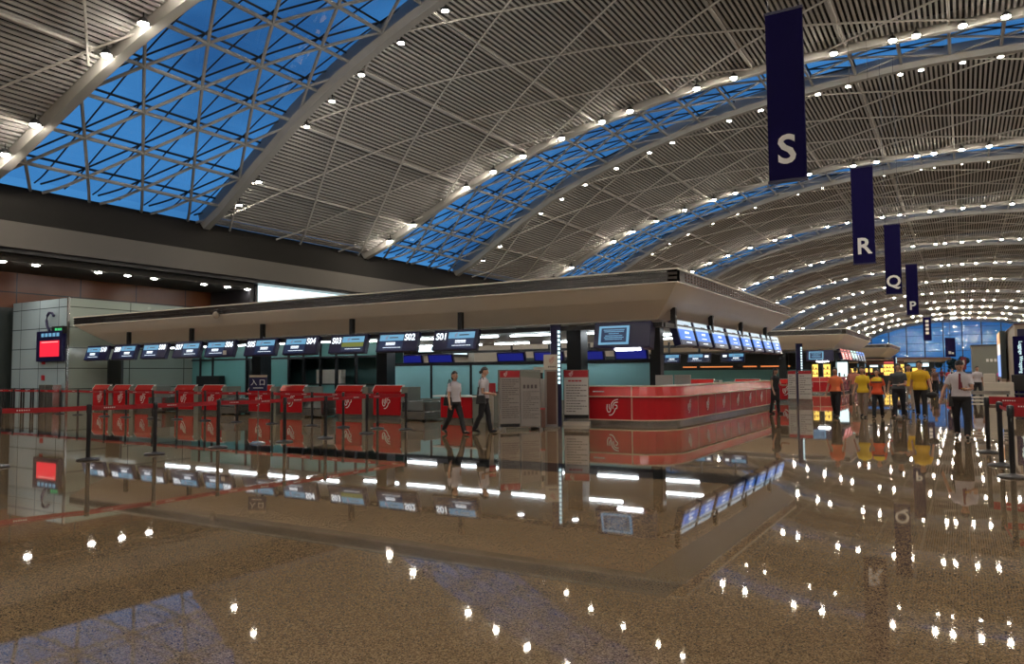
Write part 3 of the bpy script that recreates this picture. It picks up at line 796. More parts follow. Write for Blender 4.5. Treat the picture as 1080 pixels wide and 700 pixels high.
# shop glimpses between the columns
def glow_shop(X, Y, w, z0, z1, m, label, name='shop_display', cat='display'):
    r = empty(name, (X, Y, 0), label=label, cat=cat)
    ob('case', MB().box(-w/2-.06, w/2+.06, .03, .4, 0, z1+.08), 'dark', r)
    ob('lit_panel', MB().box(-w/2, w/2, 0, .03, z0, z1), m, r)
    mm = MB(); 
    n = max(2, int((z1-z0)/.35))
    for i in range(1, n): mm.box(-w/2, w/2, -.15, .0, z0+(z1-z0)*i/n-.02, z0+(z1-z0)*i/n+.02)
    random.seed(int(abs(X*10)))
    for i in range(n):
        x = -w/2+.05
        while x < w/2-.1:
            hh = random.uniform(.08,.2); mm.box(x, x+random.uniform(.05,.1), -.12, -.01, z0+(z1-z0)*i/n+.02, z0+(z1-z0)*i/n+.02+hh); x += random.uniform(.12,.3)
    ob('shelf', mm, 'wood', r); return r
glow_shop(-29.9, 35.5, 1.7, .9, 2.2, 'shop', 'warm lit shop shelf seen through the island left of a dark column')
r = empty('light_poster', (-33.0, 35.5, 0), label='small pale blue backlit poster seen through the nearest island', cat='poster')
ob('frame', MB().box(-.6,.6,.02,.2,0,2.3), 'dark', r); ob('lit_face', MB().box(-.5,.5,0,.02,.8,2.1), 'lightbox', r)
ob('figure_print', MB().box(-.15,.2,-.01,0,.9,1.5).box(-.02,.12,-.01,0,1.5,1.7), 'redink', r)
# rear monitors, seen from behind, glowing blue
m0 = None
for i, x in enumerate([-13.3,-15.5,-17.7,-19.9,-24.4,-26.5,-29.4,-31.6]):
    lab = 'blue glowing monitor back hanging at the rear of the nearest island, %s from the right' % words[i]
    if m0 is None:
        m0 = empty('rear_monitor', (x, 32.8, 2.26), label=lab, cat='monitor', group='blue monitors hanging at the rear of the nearest island')
        ob('casing', MB().box(-.85,.85,0,.15,-.28,.33).xf(Matrix.Rotation(.25,4,'X')), 'navy', m0, bevel=.02)
        ob('glow_panel', MB().box(-.75,.75,-.02,0,-.1,.28).xf(Matrix.Rotation(.25,4,'X')), 'scr_glow', m0)
        ob('bright_strip', MB().box(-.75,.6,-.03,0,-.24,-.16).xf(Matrix.Rotation(.25,4,'X')), 'scr_cyan', m0)
        ob('hanger', MB().box(-.05,.05,.05,.12,.25,.7), 'black', m0)
    else: copy_tree(m0, None, (x, 32.8, 2.26), None, lab)
# ------------------------------------------------------------------ hanging letter banners
def banner(ch, X, Y, z0=5.75, L=3.85, wd=.80):
    r = empty('hanging_banner', (X, Y, z0), label='long navy banner hanging from the roof with a big white letter %s' % ch, cat='banner', group='letter banners above the concourse')
    ob('panel', MB().box(-wd/2, wd/2, -.05, .05, 0, L), 'navy2', r, bevel=.01)
    ob('bottom_rail', MB().box(-wd/2-.02, wd/2+.02, -.06, .06, -.04, .02), 'navy', r); ob('top_rail', MB().box(-wd/2-.02, wd/2+.02, -.06, .06, L-.02, L+.04), 'navy', r)
    zt = zr(X)-z0
    for s in (-1, 1): ob('cable', MB().tube([(s*wd*.42, 0, L), (s*wd*.42, 0, zt)], .008, 4), 'chrome', r)
    text('letter', ch, .90, 'white', r, (0, -.06, .66), FR, .006, bold=.018)
    text('letter', ch, .90, 'white', r, (0, .06, .66), (PI/2,0,PI), .006, bold=.018)
    return r
banner('S', -3.18, 17.2); banner('R', -3.18, 32.3); banner('Q', -3.1, 46.0); banner('P', -3.1, 64.2)
r = empty('hanging_sign', (-4.1, 120, 5.7), label='narrow dark hanging sign with white vertical marks far down the concourse, right of banner P', cat='sign')
ob('panel', MB().box(-.5,.5,-.08,.08,0,3.3), 'navy2', r)
m = MB()
for i in range(4): m.box(-.2,.2,-.12,-.08,.9+i*.55,1.25+i*.55)
ob('marks', m, 'white', r); ob('cable', MB().tube([(0,0,3.3),(0,0,zr(-4.1)-5.7)], .02, 4), 'black', r)
r = empty('hanging_sign', (-1.1, 96, 3.0), rz=1.05, label='turned dark navy hanging sign in front of the blue end glass, above the crowd', cat='sign')
ob('panel', MB().box(-.8,.8,-.1,.1,0,2.1), 'navy2', r); ob('marks', MB().box(-.55,-.1,-.13,-.1,.3,.6).box(.0,.4,-.13,-.1,.3,.5), 'white', r)
ob('cable', MB().tube([(0,0,2.1),(0,0,zr(-1.2)-3.0)], .02, 4), 'black', r)

# ------------------------------------------------------------------ queue barriers
def post_mesh():
    r = empty('queue_barrier', (0,0,0), cat='barrier')
    ob('base', MB().lathe(0,0,[(.19,0),(.19,.015),(.17,.03),(.05,.045),(.035,.06)],24), 'black', r, smooth=True)
    ob('post', MB().cyl(0,0,.03,.86,.037,14), 'black', r, smooth=True)
    ob('belt_head', MB().lathe(0,0,[(.036,.84),(.045,.85),(.045,.985),(.038,1.0),(.01,1.005)],14), 'black', r, smooth=True)
    return r
P0 = post_mesh(); pfirst = True
def add_post(x, y, label, group):
    global pfirst
    if pfirst: P0.location = (x, y, 0); P0['label'] = label; P0['group'] = group; pfirst = False; return P0
    return copy_tree(bare, None, (x, y, 0), None, label, group)
bare = None
def belt(root, p, q, z=.935, h=.085):
    d = Vector((q[0]-p[0], q[1]-p[1], 0)); L = d.length; a = math.atan2(d.y, d.x)
    n = 8; m = MB(); vs = []
    for i in range(n+1):
        t = i/n; x = .04+(L-.08)*t; sg = -.012*4*t*(1-t)*L/2
        vs += [(x,-.0025,z-h/2+sg),(x,.0025,z-h/2+sg),(x,.0025,z+h/2+sg),(x,-.0025,z+h/2+sg)]
    fs = []
    for i in range(n):
        for k in range(4): k2 = (k+1) % 4; fs.append((i*4+k,(i+1)*4+k,(i+1)*4+k2,i*4+k2))
    o = ob('belt', m.add(vs, fs), 'redbelt', root); o.rotation_euler.z = a
    pm = MB(); x = .25
    while x < L-.5:
        for j in range(6): pm.box(x+j*.035, x+j*.035+.02, -.0045, .0045, z-.012, z+.008)
        x += .75
    if pm.v: ob('belt_print', pm, 'white', o)
front = [(-14.1,4.9),(-13.92,6.30),(-13.57,7.62),(-13.38,8.79),(-13.38,10.22),(-13.14,11.79),(-13.03,12.94),(-13.1,14.46)]
back = [(-13.02,15.92),(-13.97,15.85),(-15.23,15.82),(-16.54,15.88),(-18.34,15.96),(-20.01,15.98),(-21.8,16.12),(-23.42,16.2),(-24.81,16.2),(-26.44,16.2),(-27.85,16.22),(-30.0,16.4),(-31.35,16.42),(-32.97,16.43),(-35.2,16.5),(-37.4,16.5)]
chain = front+back
roots = []
for i, (x, y) in enumerate(chain):
    fr = i < len(front); 
    lab = ('black queue barrier post in the row running toward the camera, %s from the near end' % words[min(i, 9)]) if fr else ('black queue post in the long row before the red desks, number %d from the right' % (i-len(front)+1))
    g = 'front queue posts' if fr else 'long row of queue posts'
    r = add_post(x, y, lab, g)
    if bare is None: bare = copy_tree(P0, None, (0,0,0))
    roots.append(r)
for i in range(len(chain)-1): belt(roots[i], chain[i], chain[i+1])
belt(roots[0], chain[0], (-14.6, 2.2))
rt = [(.55,12.64),(.47,14.05),(.35,16.2)]
rr = []
for i, (x, y) in enumerate(rt):
    rr.append(add_post(x, y, 'black queue barrier post at the right edge, %s' % ('nearest of three','middle of three','farthest of three')[i], 'queue posts at the right edge'))
belt(rr[0], rt[0], (3.6, 13.3), .90, .11); belt(rr[1], rt[1], (4.2, 14.6), .93, .10); belt(rr[2], rt[2], (4.4, 15.4), .95, .14)
belt(rr[0], rt[0], rt[1], .93, .05)
# spare posts parked against the tiled block
for i in range(9):
    add_post(-39.2+i*.42, 17.5+(i % 2)*.3, 'spare black queue post parked in the cluster before the tiled block', 'parked spare queue posts')
# remove the un-placed template
def kill(o):
    for c in list(o.children): kill(c)
    bpy.data.objects.remove(o)
kill(bare)

# entrance sign on a chrome pole
r = empty('entrance_sign', (-13.41, 11.27, 0), rz=.45, label='small dark entrance sign with two white characters on a chrome pole among the queue posts', cat='sign')
ob('base', MB().lathe(0,0,[(.17,0),(.17,.015),(.12,.04),(.03,.06)],24), 'chrome', r, smooth=True); ob('pole', MB().cyl(0,0,.04,1.16,.014,10), 'chrome', r)
ob('board', MB().box(-.2,.2,-.015,.015,1.16,1.50), 'navy', r); ob('top_strip', MB().box(-.2,.2,-.018,.018,1.46,1.51), 'tan', r)
text('characters', '入 口', .15, 'white', r, (0,-.02,1.34), FR, .002); m = MB(); x = -.11
while x < .11: m.box(x,x+.018,-.018,0,1.215,1.235); x += .026
ob('small_text_line', m, 'white', r)

# ------------------------------------------------------------------ standing boards by the desk
def lines(w0, w1, z0, z1, step, y, m=None, h=.014, seed=1):
    random.seed(seed); m = m or MB(); z = z1
    while z > z0:
        x = w0+.02
        end = w1-random.choice((.02,.02,.15,.3))*(w1-w0)*2
        while x < end:
            l = random.uniform(.03,.10); m.box(x, min(x+l, w1), y-.004, y, z-h, z); x += l+.015
        z -= step
    return m
r = empty('notice_board', (-10.50, 16.72, 0), rz=math.atan2(.78,.62), label='wide grey double notice board with dense text standing right of the walking women', cat='notice board')
ob('frame', MB().box(-.03,1.18,0,.06,.06,1.60), 'chrome', r); ob('foot', MB().box(0,.1,-.2,.3,0,.06), 'chrome', r); ob('foot', MB().box(1.05,1.15,-.2,.3,0,.06), 'chrome', r)
ob('left_sheet', MB().box(.01,.56,-.008,0,.18,1.40), 'greyl', r); ob('right_sheet', MB().box(.60,1.15,-.008,0,.10,1.57), 'greyl', r)
ob('left_header', MB().box(.01,.56,-.01,0,1.40,1.57), 'redink', r); put_emblem(r, (.16,-.012,1.49), 0, .28)
ob('left_text', lines(.04,.53,.30,1.34,.055,-.008,h=.018,seed=2), 'ink', r); ob('right_text', lines(.63,1.12,.3,1.02,.05,-.008,h=.014,seed=3), 'ink', r)
ob('left_footer', MB().box(.01,.56,-.01,0,.09,.17), 'black', r)
m = MB()
for i in range(4): m.box(.66+i*.11,.73+i*.11,-.012,-.008,1.1,1.2)
ob('large_text', m, 'ink', r); ob('picture', MB().hexa([(.60,-.012,1.42),(1.15,-.012,1.36),(1.15,-.008,1.36),(.60,-.008,1.42),(.60,-.012,1.57),(1.15,-.012,1.57),(1.15,-.008,1.57),(.60,-.008,1.57)]), 'grey', r)
r = empty('notice_board', (-9.93, 19.34, 0), rz=math.atan2(.20,.70), label='white notice board with red header standing just left of the red service desk', cat='notice board')
ob('frame', MB().box(-.02,.72,0,.05,.10,1.60), 'chrome', r); ob('base', MB().box(-.02,.72,-.12,.18,0,.10), 'cream', r)
ob('sheet', MB().box(.0,.70,-.008,0,.30,1.58), 'paper', r); ob('header', MB().box(.0,.70,-.012,-.004,1.38,1.58), 'redink', r); put_emblem(r, (.20,-.014,1.48), 0, .32)
ob('title', lines(.10,.62,1.26,1.30,.06,-.008,h=.045,seed=5), 'redink', r); ob('body_text', lines(.04,.66,.38,1.16,.075,-.008,h=.022,seed=6), 'ink', r)
ob('footer', MB().box(0,.70,-.01,0,.20,.30), 'black', r)
r = empty('pillar_sign', (-9.93, 18.15, 0), rz=.5, label='slim grey brown pillar sign with a cream top plate carrying a red mark', cat='sign')
ob('column', MB().box(0,.36,0,.12,.03,1.62), 'greyl', r); ob('mesh_panel', MB().box(.06,.32,-.006,0,.1,1.55), 'wood', r); ob('top_plate', MB().box(-.02,.37,-.02,.13,1.60,2.02), 'cream', r)
put_emblem(r, (.2,-.03,1.86), 0, .38, 'redink'); m = MB()
for i in range(5): m.box(.1+i*.045,.13+i*.045,-.026,-.02,1.66,1.70)
ob('caption', m, 'ink', r); ob('base', MB().box(-.06,.42,-.1,.22,0,.03), 'chrome', r)
def blade(X, Y, dy, label, h=2.86):
    r = empty('totem_sign', (X, Y+dy, 0), rz=.55, label=label, cat='sign')
    ob('body', MB().box(0,.30,0,.10,0,h), 'navy', r); m = MB()
    for i in range(13): m.box(.20,.27,-.006,0,h-.22-i*.12,h-.14-i*.12)
    ob('lit_characters', m, 'cy', r); ob('cap', MB().box(-.01,.31,-.01,.11,h,h+.03), 'black', r); return r
blade(-10.05, 18.75, 0, 'tall narrow navy totem sign with lit vertical characters behind the pillar sign')
r = empty('baggage_sizer', (-10.25, 18.35, 0), rz=.5, label='white baggage size gauge with a small sign on top between notice board and pillar sign', cat='gauge')
ob('back_panel', MB().box(0,.34,0,.04,.35,1.35), 'paper', r); ob('sign_plate', MB().box(-.12,.16,-.02,.02,1.52,1.68), 'cream', r); ob('sign_post', MB().box(-.08,.14,0,.03,1.35,1.52), 'black', r)
ob('side_rail', MB().box(.34,.38,-.3,.04,.3,1.3), 'redink', r); ob('side_rail', MB().box(-.04,0,-.05,.04,.0,1.3), 'chrome', r)
r = empty('waste_box', (-10.04, 17.50, 0), rz=.5, label='low brown box cabinet standing at the foot of the baggage gauge', cat='box')
ob('body', MB().box(0,.42,0,.35,.04,.55), 'wood', r, bevel=.01); ob('edge', MB().box(-.02,.02,-.015,0,.04,.57).box(0,.42,-.015,0,.53,.57), 'redink', r); ob('foot', MB().box(.03,.39,.03,.3,0,.04), 'black', r)
r = empty('leaflet_rack', (-10.95, 16.85, 0), rz=.5, label='narrow white leaflet rack at the left edge of the wide notice board', cat='rack')
ob('frame', MB().box(0,.14,0,.1,.0,.95), 'paper', r)
m = MB()
for i in range(9): m.box(.02,.12,-.03,0,.08+i*.1,.15+i*.1)
ob('leaflet', m, 'cream', r); ob('red_tag', MB().box(.02,.2,.02,.05,.95,1.25), 'redink', r)
# the R side boards and second island furniture, smaller in view
for (X, Y, wd, lab) in [(-6.95, 36.2, .34, 'narrow pale notice board behind the far end of the red service desk'), (-6.45, 36.0, .55, 'pale notice board with red header beyond the far end of the red service desk')]:
    r = empty('notice_board', (X, Y, 0), label=lab, cat='notice board')
    ob('frame', MB().box(-.02,wd+.02,0,.05,0,1.55), 'chrome', r); ob('sheet', MB().box(0,wd,-.01,0,.25,1.52), 'paper', r)
    ob('header', MB().box(0,wd,-.014,-.005,1.38,1.52), 'redink', r); ob('body_text', lines(.03,wd-.03,.4,1.3,.1,-.01,h=.03,seed=9), 'ink', r)
blade(-6.75, 37.3, 0, 'dark totem sign with lit edge behind the far end of the red desk', 2.8)
blade(-6.0, 85.5, 0, 'blue totem sign with white marks at the third island, far down the hall', 3.0)

# island 2 dark interior, with lit shop shelves behind
r = empty('dark_partition', (0, 57.8, 0), label='dark wall closing the inside of the second island behind its desk', cat='partition')
ob('panel', MB().box(-40,-7.8,0,.1,0,2.9), 'dark', r); ob('lower_glass', MB().box(-40,-7.8,-.04,0,.0,1.65), 'tealw', r)
ob('side_panel', MB().box(-7.9,-7.8,.1,7,0,2.9), 'dark', r)
r = empty('wall_light_strip', (-14.5, 57.655, 1.9), label='long thin orange lit strip seen through the nearest island above its red desk', cat='light strip')
[ob('strip', MB().box(a_,b_,-.05,0,-.04,.05), 'shopor', r) for a_, b_ in ((-4.5,-3.4),(-3.1,-.6),(.2,1.2),(1.5,3.6))]; ob('bracket', MB().box(-4.6,3.7,0,.1,-.1,.12), 'black', r)
glow_shop(-8.7, 57.3, 1.2, .95, 2.0, 'shop', 'yellow lit shop shelves left of the orange shirt person head', 'shop_display')
r = empty('light_poster', (-7.5, 58.6, 0), label='bright white backlit poster above the second island desk', cat='poster')
ob('frame', MB().box(-.45,.45,.02,.2,0,2.3), 'dark', r); ob('lit_face', MB().box(-.38,.38,0,.02,.95,2.15), 'lightbox', r); ob('figure_print', MB().box(-.25,-.1,-.02,0,.95,1.4).box(.1,.2,-.02,0,.95,1.3), 'grey', r)
glow_shop(-6.5, 92, 2.0, 1.0, 2.2, 'shop', 'warm lit stall shelf far away under the third island roof')
# R-row monitors of island 1 facing away plus computers on the corner desk
for i, (x, odd) in enumerate([(-11.05, True), (-9.7, False), (-8.27, True)]):
    r = monitor(x, 31.6, None, odd, None, 'small monitors seen over the red service desk', z=2.12, wd=1.62, label='small hanging monitor seen over the red service desk, %s of three' % ('leftmost','middle','rightmost')[i])
    r.scale = (.62, .62, .62)
    ob('number_mark', MB().box(-.66 if odd else .40, -.40 if odd else .66, -.03, -.015, .02, .16).xf(Matrix.Rotation(-.28,4,'X')), 'scr_txt', r)
    ob('hanger', MB().box(-.06,.06,.05,.15,.3,1.15), 'black', r)
mon = None
for i, (x, y, m_) in enumerate([(-8.0,22.4,'paper'),(-8.0,24.2,'paper')]):
    r = empty('computer_monitor', (x, y, 1.13), rz=.15, label='pale back of a computer monitor standing on the red service desk, %s one' % ('nearer','farther')[i], cat='computer monitor', group='computers on the red service desk')
    ob('screen_back', MB().box(-.27,.27,-.02,.03,.08,.42), m_, r, bevel=.01); ob('stand', MB().box(-.03,.03,0,.04,.0,.1).box(-.12,.12,-.07,.1,0,.012), 'black', r)
    r.location.z = 1.0
    t_ = empty('work_counter', (x, y, 0), label='inner staff shelf carrying a computer behind the red service desk, %s one' % ('nearer','farther')[i], cat='shelf', group='inner staff shelves')
    ob('top', MB().box(-.5,.4,-.4,.4,.96,1.0), 'cream', t_); ob('support', MB().box(-.45,.35,-.35,.35,0,.96), 'dark', t_)
# red rear desks seen over the corner desk
for i, x in enumerate([-12.2,-9.9,-8.0]):
    rr_ = copy_tree(d0, None, (x, 38.2, 0), None, 'distant red desk back seen through the island, %s of three' % ('leftmost','middle','rightmost')[i], 'distant red desks seen through the nearest island')

# ------------------------------------------------------------------ screens on the tiled block
r = empty('information_display', (-36.45, 18.62, 2.35), label='black framed display with a bright red screen on the pale tiled block', cat='display')
ob('casing', MB().box(-1.1,1.15,-.12,.06,-.12,1.3), 'navy', r, bevel=.02); ob('screen', MB().box(-.75,.92,-.13,-.12,.10,.84), 'scr_red', r)
m = MB()
for i in range(5): m.box(-.62+i*.33,-.42+i*.33,-.14,-.12,1.03,1.19)
ob('header_characters', m, 'scr_cyan', r)
m = MB()
for i in range(24): m.box(-.6+i*.06,-.57+i*.06,-.135,-.13,.76,.79)
ob('screen_text_line', m, 'poster_w', r)
r = empty('exit_sign', (-35.75, 18.62, 3.68), label='small green lit exit sign above the red screen on the tiled block', cat='sign')
ob('casing', MB().box(-.5,.5,-.1,.06,-.17,.17), 'black', r); ob('lit_symbol', MB().box(-.2,-.05,-.11,-.1,-.06,.08).box(.02,.1,-.11,-.1,-.06,.07).box(.15,.23,-.11,-.1,-.06,.07).box(.28,.36,-.11,-.1,-.06,.07), 'green', r)
pts_ = [(0,-.05,0)]+[(.22-.42*math.cos(t)+.12, -.05, .55+.42*math.sin(t)) for t in [i*PI*1.15/8 for i in range(9)]]
r = ob('hooked_bracket', MB().tube([(-.1,-.05,0),(-.32,-.05,.25),(-.38,-.05,.5),(-.32,-.05,.72),(-.15,-.05,.85),(.1,-.05,.82),(.25,-.05,.68)], .06, 8), 'navy', None, (-36.4, 18.6, 3.66), smooth=True)
tag(r, 'dark blue curved hook shape above the red screen on the tiled block', 'bracket')
r = empty('metal_locker', (-36.6, 18.2, 0), label='pair of steel cabinets at the foot of the tiled block', cat='cabinet')
ob('body', MB().box(0,.55,0,.4,0,1.15), 'chrome', r, bevel=.01); ob('body', MB().box(.65,1.2,0,.4,0,1.15), 'chrome', r, bevel=.01)
r = empty('wall_notice', (-37.2, 18.67, 1.35), label='small red square notice on the tiled block, one above the other', cat='notice')
ob('plate', MB().box(-.12,.12,-.02,.02,0,.24), 'redink', r); ob('plate', MB().box(-.12,.12,-.02,.02,.75,.99), 'redink', r)
# security dome on the fascia
r = empty('dome_camera', (-24.44, 18.5, 3.86), label='small round dome camera under the edge of the nearest island roof', cat='camera')
ob('dome', MB().ball((0,0,-.03),(.13,.13,.14),14,8), 'tan', r, smooth=True); ob('bracket', MB().box(-.03,.35,-.02,.1,.05,.1), 'black', r)
# downlights in the left wall soffit
s0_ = None
for i, y in enumerate([-6,-3,0,3,6,9,12,15,16.8,18.24,21.2,22.75,24.25,27.35,28.95,30.4]):
    if s0_ is None:
        s0_ = empty('soffit_downlight', (-37.25, y, 6.8), label='round white downlight in the soffit of the left wall above the orange panelling', cat='downlight', group='downlights in the left wall soffit')
        ob('rim', MB().lathe(0,0,[(.2,.01),(.2,-.02),(.16,-.03)],14), 'black', s0_); ob('lens', MB().lathe(0,0,[(.16,-.01),(.16,-.04),(.08,-.07)],12), 'down2', s0_)
    else: copy_tree(s0_, None, (-37.25, y, 6.8))
# mezzanine glass balustrade in front of the orange wall
m = MB().box(-38.6,-38.55,-46,18.6,3.9,5.2)

# ------------------------------------------------------------------ right side kiosk, poster, pylon
r = empty('tan_kiosk', (2.25, 45.2, 0), label='tan clad kiosk block at the right edge behind the navy pylon', cat='kiosk')
ob('body', MB().box(.06, 12, 0, 14, 0, 3.75), 'tan', r); ob('top_trim', MB().box(.02,12.05,-.05,14.05,3.75,3.82), 'wood', r); ob('kick_plate', MB().box(-.02,12,-.02,0,0,.15), 'dark', r)
r = empty('lit_column_poster', (1.95, 52.5, 0), label='tall narrow backlit poster glowing orange to blue on the side of the tan kiosk', cat='poster')
ob('frame', MB().box(-.02,.25,-.1,3.5,1.0,3.8), 'dark', r)
for j, mm_ in enumerate(['poster_b','poster_b','poster_w','poster_c']): ob('lit_face', MB().box(-.05,-.02,0,3.4,1.1+j*.65,1.1+j*.65+.65), mm_, r)
ob('post', MB().box(.0,.2,0,3.4,0,1.0), 'tan', r)
r = empty('navy_pylon', (2.15, 44.0, 0), label='navy pylon sign with white vertical Chinese characters at the right edge', cat='sign')
ob('body', MB().box(0,1.3,0,.35,0,3.15), 'navy2', r, bevel=.02); ob('cap', MB().box(.2,.5,.05,.3,3.15,3.5), 'navy', r)
text('characters', '行\n李\n打\n包', .50, 'cy', r, (.78,-.01,1.98), FR, .003)
text('translation', 'Luggage Wrapping', .21, 'cy', r, (.30,-.01,2.12), (PI/2, PI/2, 0), .003)
r = empty('service_counter', (.75, 37.5, 0), label='beige boxy service counter at the right before the tan kiosk', cat='counter')
ob('body', MB().box(.0,1.05,0,.7,0,.98), 'cream', r, bevel=.02); ob('upstand', MB().box(.0,.42,.1,.6,.98,1.35), 'cream', r, bevel=.02); ob('plinth', MB().box(.03,1.02,-.01,.0,0,.1), 'wood', r)
r = empty('office_chair', (2.0, 38.0, 0), label='dark office chair behind the beige service counter', cat='chair')
ob('seat', MB().box(-.25,.25,-.25,.25,.42,.5), 'black', r, bevel=.03); ob('backrest', MB().box(-.24,.24,.2,.27,.6,1.3), 'black', r, bevel=.03); ob('stem', MB().cyl(0,0,.08,.42,.03), 'black', r)
m = MB()
for a in range(5): m.tube([(0,0,.08),(.28*math.cos(a*1.257),.28*math.sin(a*1.257),.04)],.02)
ob('foot_star', m, 'black', r); ob('back_bar', MB().box(-.03,.03,.22,.26,.48,.7), 'black', r)
r = empty('grey_kiosk', (1.1, 118, 0), label='dark greenish grey kiosk far down the right side of the concourse', cat='kiosk')
ob('body', MB().box(0,9,0,10,0,4.7), 'grey', r); m = MB()
for i in range(4): m.box(1.6+i*.45,1.9+i*.45,-.03,0,2.6,3.0)
ob('sign_characters', m, 'white', r); ob('roof_trim', MB().box(-.1,9.1,-.1,10.1,4.7,4.9), 'dark', r)
r = empty('red_sign', (.1, 112, 0), label='small dark red vertical sign beside the far grey kiosk', cat='sign')
ob('board', MB().box(-.3,.3,0,.15,1.6,3.2), 'tie', r); ob('post', MB().box(0,.15,.02,.12,0,1.6), 'black', r); ob('marks', MB().box(-.08,.12,-.03,0,2.2,2.8), 'paper', r)
# distant kiosk row with a pale roof
r = empty('far_kiosk', (-10.5, 125, 0), label='far long kiosk with pale flat roof and small white screens under the end glass', cat='kiosk')
ob('roof', MB().hexa([(-16,1,2.8),(7.6,1,2.8),(7.6,9,2.8),(-16,9,2.8),(-16,0,3.5),(9.0,0,3.2),(9.0,10,3.2),(-16,10,3.5)]), 'canopy', r)
ob('roof_edge', MB().hexa([(-16,-.1,3.4),(9.05,-.1,3.1),(9.05,10.1,3.1),(-16,10.1,3.4),(-16,-.1,3.75),(9.05,-.1,3.4),(9.05,10.1,3.4),(-16,10.1,3.75)]), 'wood', r)
ob('back_wall', MB().box(-16,6.8,6,6.3,0,2.9), 'dark', r); ob('counter', MB().box(-14,6,2,2.6,0,1.1), 'red', r)
for i in range(6): ob('screen', MB().box(-3.4+i*1.7,-2.3+i*1.7,1.5,1.6,2.1,2.6), 'lightbox' if i % 2 else 'scr_cyan', r)
for i in range(5): ob('shelf_light', MB().box(-5+i*2.2,-4+i*2.2,5.9,6.0,1.3,1.9), 'shop', r)
# more distant counters to the left
r = empty('far_counter', (-7.5, 100, 0), label='far low stall with pink lit sign left of the grey shirt man', cat='stall')
ob('counter', MB().box(-2.5,1.5,0,.6,0,1.1), 'dark', r); ob('sign', MB().box(-.6,.5,-.05,0,2.3,2.6), 'scr_red2', r); ob('canopy_panel', MB().box(-2.5,1.5,-.0,.6,2.2,2.7), 'wood', r); ob('post', MB().box(-2.4,-2.2,.1,.5,1.1,2.2), 'dark', r)
# bench behind the white shirt man
r = empty('metal_bench', (.1, 27.5, 0), label='pale slatted bench stack behind the man in white shirt and tie', cat='bench')
for j in range(3): ob('seat_slat', MB().box(0,1.15,j*.22,j*.22+.16,.42+j*.10,.46+j*.10), 'cream', r)
ob('back_slat', MB().box(0,1.15,.66,.70,.72,.84), 'chrome', r)
for x in (.05,1.05): ob('leg', MB().box(x,x+.05,.05,.1,0,.42), 'black', r); ob('leg', MB().box(x,x+.05,.6,.65,0,.74), 'black', r)
# trolleys
def trolley(x, y, rz, label):
    r = empty('luggage_trolley', (x, y, 0), rz=rz, label=label, cat='trolley')
    ob('deck', MB().box(-.28,.28,-.45,.45,.16,.20), 'chrome', r)
    m = MB().tube([(-.27,.42,.2),(-.27,.55,.95),(.27,.55,.95),(.27,.42,.2)],.018,8).tube([(-.27,.5,.6),(.27,.5,.6)],.014,6).tube([(-.27,-.45,.2),(-.27,-.45,.32),(.27,-.45,.32),(.27,-.45,.2)],.014,6)
    ob('frame', m, 'chrome', r, smooth=True); ob('handle', MB().tube([(-.28,.56,.97),(.28,.56,.97)],.028,8), 'redink', r); ob('basket', MB().box(-.24,.24,.3,.54,.66,.82), 'chrome', r)
    for sx, sy in ((-.22,.35),(.22,.35),(0,-.38)): ob('wheel', MB().tube([(sx-.02,sy,.07),(sx+.02,sy,.07)],.07,12), 'black', r)
    ob('fork', MB().box(-.23,-.21,.33,.37,.07,.17).box(.21,.23,.33,.37,.07,.17).box(-.01,.01,-.4,-.36,.07,.17), 'black', r)
    return r
trolley(-1.9, 29.2, .2, 'steel luggage trolley between the grey shirt man and the yellow shirt man')
b_ = ob('travel_bag', MB().ball((0,0,.14),(.22,.32,.15),14,8), 'wood', None, (-1.9, 29.1, .2), smooth=True); tag(b_, 'brown soft travel bag lying on the steel luggage trolley', 'bag')
trolley(2.6, 62, .1, 'distant luggage trolley near the pink shirt person on the right')
# trees outside the end glass
random.seed(3)
for i in range(16):
    x = -34+i*4.4+random.uniform(-1,1); h = random.uniform(4.5,8.5); y = 335+random.uniform(0,14)
    r = empty('tree', (x, y, 0), label='dark tree silhouette outside the glass end wall', cat='tree', group='trees beyond the end glass')
    ob('trunk', MB().tube([(0,0,-.1),(.1,0,h*.5)],[.25,.15],6), 'leaf', r); m = MB()
    for j in range(9): m.ball((random.uniform(-1.1,1.1), random.uniform(-1,1), h*.62+random.uniform(-1.2,1.6)), random.uniform(.8,1.5), 7, 5)
    ob('crown', m, 'leaf', r)
